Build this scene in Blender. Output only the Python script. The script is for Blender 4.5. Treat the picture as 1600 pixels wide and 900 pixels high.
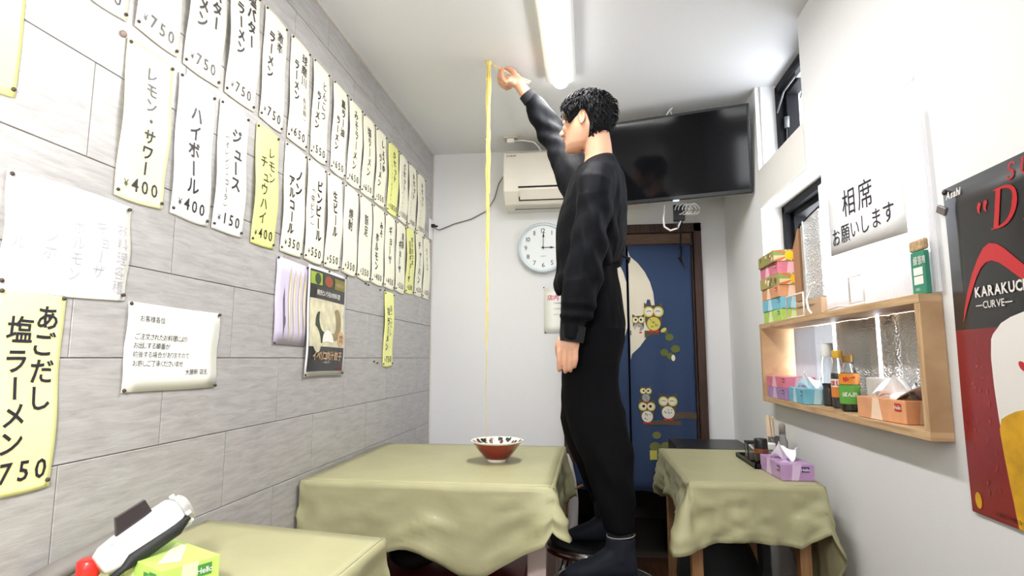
import bpy, bmesh, math, random
from mathutils import Vector, Matrix, noise
for o in list(bpy.data.objects): bpy.data.objects.remove(o, do_unlink=True)
SC = bpy.context.scene; COL = SC.collection
random.seed(7)
# ---------------------------------------------------------------- camera, world, light, exposure
cam = bpy.data.cameras.new('camera'); co = bpy.data.objects.new('camera', cam); COL.objects.link(co)
cam.sensor_width = 36; cam.lens = 891.8/1600*36; cam.clip_start = .02
co.location = (0, 0, 1.1); co.rotation_euler = (math.pi/2+.12197, 0, .13027); SC.camera = co
w = bpy.data.worlds.new('world'); SC.world = w; w.use_nodes = True
bg = w.node_tree.nodes['Background']; bg.inputs[0].default_value = (.93, .96, 1, 1); bg.inputs[1].default_value = 6.5
SC.view_settings.view_transform = 'Standard'; SC.view_settings.look = 'None'
SC.view_settings.gamma = 1; SC.view_settings.use_curve_mapping = False
SC.view_settings.exposure = 0.78
SC.cycles.max_bounces = 10; SC.cycles.diffuse_bounces = 6; SC.cycles.transparent_max_bounces = 12
SC.cycles.caustics_reflective = False; SC.cycles.caustics_refractive = False
SC.cycles.sample_clamp_indirect = 8
def portal(x, y, z, sx, sy, rot):          # sampling portals in the side windows and the added front opening
    l = bpy.data.lights.new('portal', 'AREA'); l.shape = 'RECTANGLE'; l.size = sx; l.size_y = sy
    l.cycles.is_portal = True
    o = bpy.data.objects.new('portal', l); COL.objects.link(o); o.location = (x, y, z); o.rotation_euler = rot
portal(.965, 2.35, 2.14, .40, .55, (0, math.pi/2, 0))
portal(.965, 2.02, 1.34, .84, 1.22, (0, math.pi/2, 0))
portal(-.07, -2.55, 1.65, .9, .6, (-math.pi/2, 0, 0))
LT = bpy.data.lights.new('fluorescent_lamp_light', 'AREA'); LT.shape = 'RECTANGLE'; LT.size = .07; LT.size_y = 1.2
LT.energy = 15; LT.color = (1, .985, .965)
VL = bpy.data.lights.new('added_wall_spot', 'SPOT'); VL.energy = 26; VL.shadow_soft_size = .06; VL.spot_size = 2.6; VL.spot_blend = .6; VL.color = (1, .98, .95)  # added spot without a lamp body, brightens the near left wall
vo = bpy.data.objects.new('added_wall_spot', VL); COL.objects.link(vo); vo.location = (-.47, .20, 1.42); vo.rotation_euler = Vector((-.45, .62, -.04)).to_track_quat('-Z', 'Y').to_euler()
lo = bpy.data.objects.new('fluorescent_lamp_light', LT); COL.objects.link(lo); lo.location = (-.097, 1.8, 2.262)
LT2 = LT.copy(); LT2.energy = 20
l2 = bpy.data.objects.new('rear_fluorescent_lamp_light', LT2); COL.objects.link(l2); l2.location = (-.097, -.9, 2.262)
# ---------------------------------------------------------------- materials
MC = {}
def mat(name, col, rough=.6, metal=0, emit=None, es=1, trans=0, alpha=1, coat=0, sheen=0, bump=0, bs=80, var=0, vs=6, spec=.5, stretch=(1,1,1), bd=.002, sub=0, ior=1.45):
    if name in MC: return MC[name]
    m = bpy.data.materials.new(name); m.use_nodes = True; nt = m.node_tree; b = nt.nodes['Principled BSDF']
    b.inputs['Base Color'].default_value = (*col, 1); b.inputs['Roughness'].default_value = rough
    b.inputs['Metallic'].default_value = metal; b.inputs['Transmission Weight'].default_value = trans
    b.inputs['Alpha'].default_value = alpha; b.inputs['Coat Weight'].default_value = coat; b.inputs['Coat Roughness'].default_value = .12
    b.inputs['Sheen Weight'].default_value = sheen; b.inputs['Specular IOR Level'].default_value = spec; b.inputs['IOR'].default_value = ior
    b.inputs['Sheen Roughness'].default_value = .4
    if sub: b.inputs['Subsurface Weight'].default_value = sub; b.inputs['Subsurface Radius'].default_value = (.012, .005, .003)
    if emit: b.inputs['Emission Color'].default_value = (*emit, 1); b.inputs['Emission Strength'].default_value = es
    if bump or var:
        tc = nt.nodes.new('ShaderNodeTexCoord'); mp = nt.nodes.new('ShaderNodeMapping'); mp.inputs['Scale'].default_value = stretch
        nt.links.new(tc.outputs['Object'], mp.inputs[0])
        if bump:
            n = nt.nodes.new('ShaderNodeTexNoise'); n.inputs['Scale'].default_value = bs; n.inputs['Detail'].default_value = 4
            nt.links.new(mp.outputs[0], n.inputs['Vector'])
            bp = nt.nodes.new('ShaderNodeBump'); bp.inputs['Strength'].default_value = bump; bp.inputs['Distance'].default_value = bd
            nt.links.new(n.outputs[0], bp.inputs['Height']); nt.links.new(bp.outputs[0], b.inputs['Normal'])
        if var:
            n = nt.nodes.new('ShaderNodeTexNoise'); n.inputs['Scale'].default_value = vs; n.inputs['Detail'].default_value = 5
            nt.links.new(mp.outputs[0], n.inputs['Vector'])
            r = nt.nodes.new('ShaderNodeValToRGB'); r.color_ramp.elements[0].position = .3; r.color_ramp.elements[1].position = .7
            r.color_ramp.elements[0].color = (*[c*(1-var) for c in col], 1); r.color_ramp.elements[1].color = (*[min(1, c*(1+var*.6)) for c in col], 1)
            nt.links.new(n.outputs[0], r.inputs[0]); nt.links.new(r.outputs[0], b.inputs['Base Color'])
    MC[name] = m; return m
def s2(r, g, b):
    f = lambda c: (c/255/12.92) if c/255 <= .04045 else ((c/255+.055)/1.055)**2.4
    return (f(r), f(g), f(b))
def wood(name, a, b_, scale=(1, 14, 14), rough=.5):
    m = mat(name, a, rough); nt = m.node_tree; b = nt.nodes['Principled BSDF']
    tc = nt.nodes.new('ShaderNodeTexCoord'); mp = nt.nodes.new('ShaderNodeMapping'); mp.inputs['Scale'].default_value = scale
    n = nt.nodes.new('ShaderNodeTexNoise'); n.inputs['Scale'].default_value = 6; n.inputs['Detail'].default_value = 6; n.inputs['Distortion'].default_value = .6
    r = nt.nodes.new('ShaderNodeValToRGB'); r.color_ramp.elements[0].position = .35; r.color_ramp.elements[1].position = .65
    r.color_ramp.elements[0].color = (*a, 1); r.color_ramp.elements[1].color = (*b_, 1)
    nt.links.new(tc.outputs['Object'], mp.inputs[0]); nt.links.new(mp.outputs[0], n.inputs['Vector'])
    nt.links.new(n.outputs[0], r.inputs[0]); nt.links.new(r.outputs[0], b.inputs['Base Color'])
    return m
plaster = mat('white_wallpaper', s2(225, 225, 226), .75, bump=.25, bs=220, bd=.001)
ceilm = mat('ceiling_paper', s2(226, 226, 227), .8, bump=.2, bs=250, bd=.001)
white = mat('white_paint', s2(235, 234, 230), .5)
reveal = mat('reveal_white', s2(240, 240, 240), .55)
def tilem():
    m = mat('travertine_tile', s2(176, 170, 163), .42, spec=.75, coat=.25); nt = m.node_tree; b = nt.nodes['Principled BSDF']
    b.inputs['Coat Roughness'].default_value = .38
    tc = nt.nodes.new('ShaderNodeTexCoord'); mp = nt.nodes.new('ShaderNodeMapping'); mp.inputs['Scale'].default_value = (1, 2.2, 16)
    oi = nt.nodes.new('ShaderNodeObjectInfo'); ad = nt.nodes.new('ShaderNodeVectorMath'); ad.operation = 'ADD'
    mu = nt.nodes.new('ShaderNodeMath'); mu.operation = 'MULTIPLY'; mu.inputs[1].default_value = 30
    nt.links.new(oi.outputs['Random'], mu.inputs[0]); nt.links.new(tc.outputs['Object'], ad.inputs[0]); nt.links.new(mu.outputs[0], ad.inputs[1])
    nt.links.new(ad.outputs[0], mp.inputs[0])
    n = nt.nodes.new('ShaderNodeTexNoise'); n.inputs['Scale'].default_value = 5; n.inputs['Detail'].default_value = 8; n.inputs['Roughness'].default_value = .65; n.inputs['Distortion'].default_value = .4
    nt.links.new(mp.outputs[0], n.inputs['Vector'])
    r = nt.nodes.new('ShaderNodeValToRGB'); e = r.color_ramp.elements; e[0].position = .3; e[0].color = (*s2(150, 147, 146), 1)
    e[1].position = .62; e[1].color = (*s2(176, 174, 173), 1); k = e.new(.45); k.color = (*s2(164, 161, 160), 1)
    nt.links.new(n.outputs[0], r.inputs[0]); nt.links.new(r.outputs[0], b.inputs['Base Color'])
    bp = nt.nodes.new('ShaderNodeBump'); bp.inputs['Strength'].default_value = .35; bp.inputs['Distance'].default_value = .002
    nt.links.new(n.outputs[0], bp.inputs['Height']); nt.links.new(bp.outputs[0], b.inputs['Normal'])
    return m
tile_m = tilem()
grout = mat('tile_joint', s2(120, 112, 104), .8)
cream = mat('cream_menu_paper', s2(243, 240, 216), .45, coat=.35)
yellowp = mat('yellow_menu_paper', s2(238, 240, 148), .45, coat=.35)
palep = mat('white_menu_paper', s2(240, 240, 232), .45, coat=.35)
for m_ in (cream, yellowp, palep): m_.node_tree.nodes['Principled BSDF'].inputs['Coat Roughness'].default_value = .3
ink = mat('black_ink', s2(32, 28, 44), .5, coat=.25); ink.node_tree.nodes['Principled BSDF'].inputs['Coat Roughness'].default_value = .3
faint = mat('glare_paled_ink', s2(176, 174, 182), .5, coat=.25)  # window glare on the sheet put into the ink as a pale colour
greyink = mat('grey_ink', s2(110, 108, 116), .6)
pinm = mat('tack_dark', s2(62, 52, 48), .4)
black = mat('black_plastic', (.008, .008, .009), .35)
blackm = mat('black_matte', (.006, .006, .007), .7)
chrome = mat('chrome', (.55, .55, .56), .2, metal=1)
cloth_m = mat('olive_vinyl_cloth', s2(166, 163, 126), .55, var=.06, vs=9, bump=.25, bs=14, bd=.006, coat=.08)
wood_l = wood('pale_pine', s2(176, 142, 104), s2(206, 172, 132), (1, 1.2, 16))
wood_leg = wood('leg_wood', s2(140, 100, 62), s2(166, 124, 82), (14, 14, 1))
wood_d = wood('dark_door_wood', s2(48, 30, 22), s2(72, 46, 34), (14, 14, 1))
skin = mat('skin', s2(212, 162, 134), .5, sub=.12, var=.05, vs=30)
sweat = mat('charcoal_sweatshirt', (.0035, .004, .006), .72, sheen=.0, spec=.14, bump=.5, bs=7, bd=.02, stretch=(1.6, 1.6, .8))
trous = mat('black_trousers', (.003, .003, .004), .85, spec=.12, bump=.4, bs=6, bd=.02, stretch=(2, 2, .6))
hairm = mat('black_hair', (.005, .005, .006), .62, spec=.16)
navy = mat('navy_slipper', (.002, .0045, .012), .8)
glass = mat('clear_glass', (.95, .97, .97), .03, trans=1, ior=1.3)
# ---------------------------------------------------------------- mesh helpers
class MB:
    def __init__(s): s.v = []; s.f = []; s.m = []
    def add(s, vs, fs, mi=0):
        n = len(s.v); s.v += [tuple(v) for v in vs]; s.f += [tuple(i+n for i in f) for f in fs]; s.m += [mi]*len(fs); return s
    def box(s, x0, x1, y0, y1, z0, z1, mi=0, M=None):
        vs = [Vector((x, y, z)) for z in (z0, z1) for y in (y0, y1) for x in (x0, x1)]
        if M: vs = [M @ v for v in vs]
        return s.add(vs, [(0,2,3,1),(4,5,7,6),(0,1,5,4),(2,6,7,3),(0,4,6,2),(1,3,7,5)], mi)
    def loft(s, rings, cap=True, mi=0):
        n = len(rings[0]); vs = [p for r in rings for p in r]; fs = []
        for i in range(len(rings)-1):
            for j in range(n):
                a = i*n+j; b = i*n+(j+1) % n; fs.append((a, b, b+n, a+n))
        if cap: fs.append(tuple(reversed(range(n)))); fs.append(tuple(range((len(rings)-1)*n, len(rings)*n)))
        return s.add(vs, fs, mi)
    def tube(s, pts, r, n=8, mi=0, flat=1, up=None):
        pts = [Vector(p) for p in pts]; R = r if isinstance(r, (list, tuple)) else [r]*len(pts)
        rings = []; u = None
        for i, p in enumerate(pts):
            t = (pts[min(i+1, len(pts)-1)]-pts[max(i-1, 0)]).normalized()
            if u is None:
                u = Vector(up) if up else (Vector((0, 0, 1)) if abs(t.z) < .9 else Vector((1, 0, 0)))
            u = (u-t*u.dot(t)).normalized(); v = t.cross(u)
            rr = R[i] if isinstance(R[i], (tuple, list)) else (R[i], R[i]*flat)
            rings.append([p+u*math.cos(a)*rr[0]+v*math.sin(a)*rr[1] for a in [2*math.pi*k/n for k in range(n)]])
        return s.loft(rings, True, mi)
    def lathe(s, prof, c=(0, 0, 0), n=24, mi=0, M=None, cap=True):
        c = Vector(c); rings = [[Vector((r*math.cos(2*math.pi*k/n), r*math.sin(2*math.pi*k/n), z)) for k in range(n)] for r, z in prof]
        rings = [[c+(M @ p if M else p) for p in rg] for rg in rings]
        return s.loft(rings, cap, mi)
    def ell(s, c, r, n=16, m=10, mi=0, M=None):
        c = Vector(c); rings = []
        for i in range(m+1):
            t = -math.pi/2+math.pi*i/m; t = max(-1.5, min(1.5, t))
            rg = [Vector((r[0]*math.cos(t)*math.cos(2*math.pi*k/n), r[1]*math.cos(t)*math.sin(2*math.pi*k/n), r[2]*math.sin(t))) for k in range(n)]
            rings.append([c+(M @ p if M else p) for p in rg])
        return s.loft(rings, True, mi)
    def poly(s, pts, mi=0): return s.add(pts, [tuple(range(len(pts)))], mi)
    def grid(s, fn, nu, nv, mi=0):
        vs = [fn(i/nu, j/nv) for j in range(nv+1) for i in range(nu+1)]
        fs = [(j*(nu+1)+i, j*(nu+1)+i+1, (j+1)*(nu+1)+i+1, (j+1)*(nu+1)+i) for j in range(nv) for i in range(nu)]
        return s.add(vs, fs, mi)
    def build(s, name, mats, parent=None, smooth=False, bevel=0, solid=0, sub=0, fix=True):
        me = bpy.data.meshes.new(name); me.from_pydata(s.v, [], s.f)
        for m in (mats if isinstance(mats, (list, tuple)) else [mats]): me.materials.append(m)
        me.polygons.foreach_set('material_index', s.m)
        if fix:
            bm = bmesh.new(); bm.from_mesh(me); bmesh.ops.recalc_face_normals(bm, faces=bm.faces); bm.to_mesh(me); bm.free()
        if smooth: me.polygons.foreach_set('use_smooth', [True]*len(me.polygons))
        o = bpy.data.objects.new(name, me); COL.objects.link(o)
        if parent is not None: o.parent = parent
        if solid: d = o.modifiers.new('thick', 'SOLIDIFY'); d.thickness = solid; d.offset = 0
        if bevel: d = o.modifiers.new('bevel', 'BEVEL'); d.width = bevel; d.segments = 2; d.limit_method = 'ANGLE'
        if sub: d = o.modifiers.new('sub', 'SUBSURF'); d.levels = sub; d.render_levels = sub
        return o
def tag(o, label=None, cat=None, group=None, kind=None):
    if label: o['label'] = label
    if cat: o['category'] = cat
    if group: o['group'] = group
    if kind: o['kind'] = kind
    return o
def empty(name, loc, label, cat, group=None):
    o = bpy.data.objects.new(name, None); COL.objects.link(o); o.location = loc; o.empty_display_size = .05
    EMP[o.name] = o; return tag(o, label, cat, group)
EMP = {}
def finish_parents():      # parts are built in world coordinates: undo the empties' offset
    for o in COL.objects:
        if o.parent is not None and not o.get('_local'):
            top = o.parent
            while top.parent is not None: top = top.parent
            if o.parent is top and top.type == 'EMPTY':
                o.location = Vector(o.location)-top.location
def remesh(o, vox, sm=6):
    d = o.modifiers.new('r', 'REMESH'); d.mode = 'VOXEL'; d.voxel_size = vox
    if sm: e = o.modifiers.new('s', 'SMOOTH'); e.iterations = sm; e.factor = .5
    dg = bpy.context.evaluated_depsgraph_get(); me = bpy.data.meshes.new_from_object(o.evaluated_get(dg))
    o.modifiers.clear(); o.data = me; me.polygons.foreach_set('use_smooth', [True]*len(me.polygons)); return o
# ---- glyphs from Blender's own built-in font
GC = {}
def glyph(ch, bold=0.0):
    k = (ch, bold)
    if k in GC: return GC[k]
    c = bpy.data.curves.new('t', 'FONT'); c.body = ch; c.size = 1; c.resolution_u = 2; c.offset = bold; c.fill_mode = 'FRONT'
    o = bpy.data.objects.new('t', c); COL.objects.link(o)
    dg = bpy.context.evaluated_depsgraph_get(); dg.update(); me = bpy.data.meshes.new_from_object(o.evaluated_get(dg))
    vs = [(v.co.x, v.co.y) for v in me.vertices]; fs = [tuple(p.vertices) for p in me.polygons]
    bpy.data.objects.remove(o); bpy.data.curves.remove(c); bpy.data.meshes.remove(me)
    GC[k] = (vs, fs); return GC[k]
def put(mb, fn, ch, cx, cy, size, bold=0, rot=0, mi=0, sx=1, shear=0, fitw=None, centre=True):
    if ord(ch) >= 0x4e00: bold *= .45
    """one glyph centred at (cx,cy); fn maps 2-D to 3-D"""
    vs, fs = glyph(ch, bold)
    if not vs: return
    xs = [v[0] for v in vs]; ys = [v[1] for v in vs]
    mx = (min(xs)+max(xs))/2; my = .36 if centre is True else (min(ys)+max(ys))/2
    out = []
    for x, y in vs:
        x = (x-mx)*size*sx; y = (y-my)*size
        x += shear*y
        if rot: x, y = x*math.cos(rot)-y*math.sin(rot), x*math.sin(rot)+y*math.cos(rot)
        out.append(fn(cx+x, cy+y))
    mb.add(out, fs, mi)
def vtext(mb, fn, s, cx, top, size, bold=.012, mi=0, pitch=1.0):
    y = top-size*.5
    for ch in s:
        if ch == ' ': y -= size*.5; continue
        r = -math.pi/2 if ch in 'ー（）()' else 0
        dx = size*.2 if ch in 'ャュョッゅっ' else 0
        put(mb, fn, ch, cx+dx, y, size*(.92), bold, r, mi, centre=(ch not in 'ー'))
        y -= size*pitch
def htext(mb, fn, s, x, y, size, bold=0, mi=0, shear=0, sx=1, centre=False, adv=None):
    w = 0; pos = []
    for ch in s:
        if ch == ' ': w += size*.35*sx; continue
        vs, fs = glyph(ch, bold)
        xs = [v[0] for v in vs] or [0]; gw = (max(xs)-min(xs))*size*sx
        a = gw+size*.07*sx if adv is None else adv
        pos.append((ch, w+a/2)); w += a
    x0 = x-w/2 if centre else x
    for ch, p in pos: put(mb, fn, ch, x0+p, y, size, bold, 0, mi, sx=sx, shear=shear)
    return w
# ================================================================ SETTING
XL, XR, YB, YF, ZC = -.918, .785, 3.30, -2.5, 2.34
o = MB().box(-1.2, 1.1, YF-.1, YB+.15, -.1, 0).build('floor', mat('brown_floor', s2(70, 46, 34), .5, var=.2, vs=8)); tag(o, kind='structure')
# floor boards as pieces
bd_m = wood('floor_board', s2(64, 40, 28), s2(92, 60, 42), (10, 1, 10), .45)
fl = o
k = 0
for i in range(14):
    x0 = XL+i*.122; x1 = min(x0+.119, XR)
    if x1-x0 < .01: break
    for j in range(4):
        y0 = .8+j*.63-(.3 if i % 2 else 0)
        b = MB().box(x0, x1, y0, min(y0+.627, YB), 0, .006).build('floor_board', bd_m, fl)
o = MB().box(XL-.1, 1.1, YF-.1, YB+.15, ZC, ZC+.1).build('ceiling', ceilm); tag(o, kind='structure')
wl = MB().box(XL-.12, XL-.004, YF, YB+.1, 0, ZC).build('wall_left', grout); tag(wl, kind='structure')
tm = {}
zs = [1.1+.186*k for k in range(-6, 7)]
for k in range(-6, 7):
    z0 = max(1.1+.186*k, 0.0); z1 = min(1.1+.186*(k+1), ZC)
    if z1-z0 < .01: continue
    off = 1.384 if k % 2 == 0 else 1.152
    j0 = int((-.5-off)/.47)-1
    for j in range(j0, 6):
        a = off+j*.47; b = a+.47
        if b < -.5: continue
        b = min(b, YB)
        if b-a < .02: continue
        e = .0009; key = (round(z1-z0, 3), round(b-a, 3))
        if key not in tm:
            h2, w2 = (z1-z0)/2-e, (b-a)/2-e
            t = MB(); x = -.004
            t.add([(x,-w2,-h2),(x,w2,-h2),(x,w2,h2),(x,-w2,h2),(-.0008,-w2,-h2),(-.0008,w2,-h2),(-.0008,w2,h2),(-.0008,-w2,h2),(0,-w2+.001,-h2+.001),(0,w2-.001,-h2+.001),(0,w2-.001,h2-.001),(0,-w2+.001,h2-.001)],
                  [(0,1,5,4),(1,2,6,5),(2,3,7,6),(3,0,4,7),(4,5,9,8),(5,6,10,9),(6,7,11,10),(7,4,8,11),(8,9,10,11)])
            ob = t.build('tile', tile_m, wl); tm[key] = ob.data
        else:
            ob = bpy.data.objects.new('tile', tm[key]); COL.objects.link(ob); ob.parent = wl
        ob.location = (XL, (a+b)/2, (z0+z1)/2)
# back wall (door opening X -.09..0.60, z<1.80) and small step to the right corner
b = MB()
b.box(XL-.1, -.135, YB, YB+.1, 0, ZC); b.box(.645, 1.0, YB, YB+.1, 0, ZC); b.box(-.135, .645, YB, YB+.1, 1.855, ZC)
wb = b.build('wall_back', plaster); tag(wb, kind='structure')
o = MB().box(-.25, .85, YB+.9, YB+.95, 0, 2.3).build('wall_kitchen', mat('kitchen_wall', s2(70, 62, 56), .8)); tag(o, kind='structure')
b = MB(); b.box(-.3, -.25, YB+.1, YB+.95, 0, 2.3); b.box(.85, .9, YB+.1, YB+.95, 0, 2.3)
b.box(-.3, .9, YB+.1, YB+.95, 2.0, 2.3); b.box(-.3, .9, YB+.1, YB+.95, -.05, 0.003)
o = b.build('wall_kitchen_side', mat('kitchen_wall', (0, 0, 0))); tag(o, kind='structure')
# front wall behind the camera with an unseen opening added to let sky light in
b = MB(); b.box(XL-.1, -.82, YF-.1, YF, 0, ZC); b.box(.38, .9, YF-.1, YF, 0, ZC); b.box(-.82, -.52, YF-.1, YF, 0, ZC); b.box(-.52, .38, YF-.1, YF, 1.95, ZC); b.box(-.52, .38, YF-.1, YF, 0, 1.35)
tag(b.build('wall_front', plaster), kind='structure')
# right wall with two window openings
U0, U1 = 2.085, 2.63     # upper window Y range
L0, L1 = 1.405, 2.625    # lower window Y range
zu0, zl1, zl0 = 1.942, 1.768, .92
b = MB(); XO = .98
b.box(XR, XO, YF, L0, 0, ZC); b.box(XR, XO, L1+.005, YB+.1, 0, ZC); b.box(XR, XO, L0, L1+.005, 0, zl0)
b.box(XR, XO, L0, L1+.005, zl1, zu0); b.box(XR, XO, L0, U0, zu0, ZC)
wr = b.build('wall_right', plaster); tag(wr, kind='structure')
# flush panel between the two windows
MB().box(XR-.004, XR+.001, U0, U1, zl1+.002, zu0-.002).build('infill_panel', mat('infill_white', s2(222, 219, 214), .6), wr)
MB().box(XR+.02, XR+.024, U1-.006, U1, zu0, ZC).build('reveal_joint', mat('joint_grey', s2(190, 188, 186), .6), wr)
framem = mat('black_window_frame', (.006, .006, .008), .6, spec=.2)
def paneglass():
    if 'window_glass' in MC: return MC['window_glass']
    m = bpy.data.materials.new('window_glass'); m.use_nodes = True; nt = m.node_tree; nt.nodes.clear()
    o_ = nt.nodes.new('ShaderNodeOutputMaterial'); a = nt.nodes.new('ShaderNodeBsdfTransparent'); b_ = nt.nodes.new('ShaderNodeBsdfGlossy'); x = nt.nodes.new('ShaderNodeMixShader')
    a.inputs[0].default_value = (.96, .97, .98, 1); b_.inputs['Roughness'].default_value = .03; x.inputs[0].default_value = .05
    nt.links.new(a.outputs[0], x.inputs[1]); nt.links.new(b_.outputs[0], x.inputs[2]); nt.links.new(x.outputs[0], o_.inputs[0]); MC['window_glass'] = m; return m
def window(name, y0, y1, z0, z1, lab):
    r = MB()
    X0, X1 = .872, .955
    r.box(X0, X1, y0, y0+.02, z0, z1); r.box(X0, X1, y1-.03, y1, z0, z1); r.box(X0, X1, y0, y1, z1-.035, z1); r.box(X0, X1, y0, y1, z0, z0+.012)
    r.box(X0+.03, X1, y0+.02, y0+.045, z0, z1); r.box(X0+.03, X1, y1-.055, y1-.03, z0, z1); r.box(X0+.03, X1, y0, y1, z1-.06, z1-.035)
    w_ = r.build(name, framem, None, bevel=.002); tag(w_, kind='structure')
    MB().box(.93, .934, y0+.02, y1-.03, z0+.01, z1-.035).build('glass_pane', paneglass(), w_)
    return w_
w1 = window('window_1', U0, U1, zu0, ZC-.01, '')
w2 = window('window_2', L0, L1, zl0, zl1, '')
# stay arm and latch of the upper awning window
g = mat('grey_latch', s2(120, 124, 126), .4, metal=.4)
MB().tube([(.90, 2.595, 1.955), (.905, 2.585, 2.12), (.90, 2.58, 2.15)], .006, 8).tube([(.90, 2.58, 2.12), (.902, 2.58, 2.17)], .011, 8).build('stay_arm', g, w1, smooth=True)
b = MB(); b.box(.86, .90, 2.12, 2.34, 2.235, 2.262); b.box(.868, .885, 2.15, 2.20, 2.20, 2.245); b.tube([(.865, 2.30, 2.25), (.85, 2.45, 2.23), (.87, 2.60, 2.2)], .004)
b.tube([(.862, 2.18, 2.22), (.85, 2.22, 2.17), (.86, 2.30, 2.13)], .004)
b.build('latch', g, w1, bevel=.003)
# trims
tag(MB().box(XL, XL+.006, YF, YB, ZC-.008, ZC).build('trim_1', mat('trim_cream', s2(205, 198, 188), .6)), kind='structure')
tag(MB().box(XL, XL+.008, YB-.006, YB, 0, ZC-.008).build('trim_2', mat('trim_pale', s2(220, 214, 208), .6)), kind='structure')
# door frame in the back wall
b = MB(); b.box(-.135, -.09, YB-.03, YB+.1, 0, 1.86); b.box(.605, .648, YB-.03, YB+.1, 0, 1.86); b.box(-.135, .648, YB-.03, YB+.1, 1.81, 1.86)
b.box(.593, .605, YB+.0, YB+.09, 0, 1.81); b.box(-.09, -.078, YB, YB+.09, 0, 1.81)
df = b.build('door_1', wood_d, None, bevel=.003); tag(df, kind='structure')
MB().box(-.09, .605, YB+.01, YB+.05, 1.735, 1.81).build('header_board', wood('header_wood', s2(86, 62, 46), s2(108, 80, 60), (1, 14, 14)), df)
# ================================================================ MENU STRIPS ON THE LEFT WALL
def strip_fn(y0, y1, z0, z1, bow, seed, lift=0.0, base=.003):
    rnd = random.Random(seed); a = rnd.uniform(.5, 1.2); ph = rnd.uniform(0, 6.28); tl = rnd.uniform(-.003, .003)
    H_ = z1-z0; W_ = y1-y0
    def fn(u, v, d=0.0):     # u along the wall, v up, in metres from the lower left corner
        s = u/W_; t = v/H_
        x = XL+base+d+.8*bow*a*math.sin(math.pi*min(max(t, 0), 1))*(.45+.55*math.cos(math.pi*(s-.2))**2)+.0025*math.sin(7*t+ph)*(1-t)*t*4
        return (x, y0+u+tl*(t-.5)+.0013*math.sin(3.2*t*2+ph)*math.sin(math.pi*t), z0+v+.0015*math.sin(4*s+ph))
    return fn
def menu_strip(y0, y1, z0, z1, cols, price, paper, label, group, name='menu_strip', seed=0, bow=.007, psize=.040, pbold=.010, pins=True, base=.003, im=None):
    im = im or ink
    fn = strip_fn(y0, y1, z0, z1, bow, seed, base=base); W_, H_ = y1-y0, z1-z0
    def g2(u, v):
        # slightly curved short edges like hand-cut cards
        return fn(u*W_, v*H_+(.004*math.sin(math.pi*u)*(1 if v > .5 else -1)*(abs(v-.5)*2)**6))
    o = MB().grid(g2, 12, 40).build(name, paper, None, smooth=True, solid=.0006, fix=False)
    tag(o, label, 'menu', group)
    f2 = lambda u, v: fn(u, v, .0016)
    for (s, cu, top, size, bold) in cols:
        t = MB(); sz = min(size*1.1, (top*H_-(.056 if price else .01))/(len(s)*.93)); vtext(t, f2, s, cu*W_, top*H_+size*.08, sz, bold, pitch=.93); t.build('text_column', im, o, fix=False)
    t = MB()
    if price:
        n = len(price)*.62*psize; x = W_*.56-n/2
        htext(t, f2, '¥', x-psize*.42, .032, psize*.55, 0)
        htext(t, f2, price, x, .034, psize, pbold, sx=.95, adv=psize*.66)
    if t.v: t.build('price_figures', im, o, fix=False)
    if pins:
        for u, v in ((.05, .012), (W_/.001*0+W_-.006, .012), (.006, H_-.006), (W_-.006, H_-.006)):
            u = max(.006, u if u != .05 else .006); p = fn(u, v)
            MB().ell((p[0]+.003, p[1], p[2]), (.0035, .0038, .0038), 8, 6).build('pin', pinm, o, smooth=True)
    return o
G1, G2 = 'menu strips in the upper row', 'menu strips in the lower row'
R = 'ラーメン'
TOP = [
 (.705,.965,1.76,2.12,[('チャーシュー',.6,.92,.045,.02)],'',yellowp,'pale yellow card at far left top of the wall, its lettering cut by the picture edge'),
 (.985,.985,0,0,None,'',None,''),
]
def up(y0, y1, cols, price, paper, desc, z0=1.782, z1=2.122, seed=1): 
    menu_strip(y0, y1, z0, z1, cols, price, paper, desc, G1, seed=seed)
B = .034
up(.845, .972, [('ワンタン', .7, .95, .037, B), (R, .35, .8, .037, B)], '750', cream, 'cream menu strip cut off at the top left, only its last zero showing, upper row', 1.775, 2.11, 3)
up(.992, 1.116, [('味噌', .7, .95, .037, B), (R, .35, .86, .041, .02)], '750', cream, 'cream strip priced 750 directly above the lemon sour strip, only its last character showing', 1.78, 2.115, 4)
up(1.137, 1.268, [('みそバター', .72, .97, .038, B), (R, .33, .80, .039, B)], '750', cream, 'cream strip for butter ramen cut at the top, price 750, above the highball strip', 1.778, 2.115, 5)
up(1.288, 1.42, [('塩バター', .72, .97, .040, B), (R, .33, .80, .037, B)], '750', cream, 'cream strip for salt butter ramen priced 750, upper row, third from the left edge', seed=6)
up(1.446, 1.568, [('激辛', .68, .89, .034, .02), (R, .32, .82, .036, B)], '750', cream, 'cream strip for extra-spicy ramen priced 750, its top edge just inside the picture', seed=7)
up(1.597, 1.72, [('球磨川', .72, .92, .036, .02), ('（長浜麺）', .76, .56, .021, 0), (R, .32, .80, .034, B)], '650', cream, 'cream strip with a small bracketed note in its right column, priced 650', seed=8)
up(1.745, 1.866, [('とんこつ', .68, .86, .035, .01), (R, .32, .70, .034, B)], '550', cream, 'cream strip for tonkotsu pork-bone ramen priced 550, right of the bracketed 650 strip', seed=9)
up(1.90, 2.025, [('黒ラー油', .68, .88, .036, B), (R, .32, .64, .033, B)], '650', cream, 'cream strip for black chili oil ramen, two columns, priced 650', seed=10)
up(2.045, 2.175, [('みそラーメン', .5, .92, .041, .016)], '650', cream, 'cream strip for miso ramen in one bold column, priced 650, upper row', seed=11)
up(2.188, 2.318, [('塩ラーメン', .5, .88, .043, .02)], '650', cream, 'cream strip for plain salt ramen priced 650, right of the miso ramen strip', seed=12)
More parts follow.
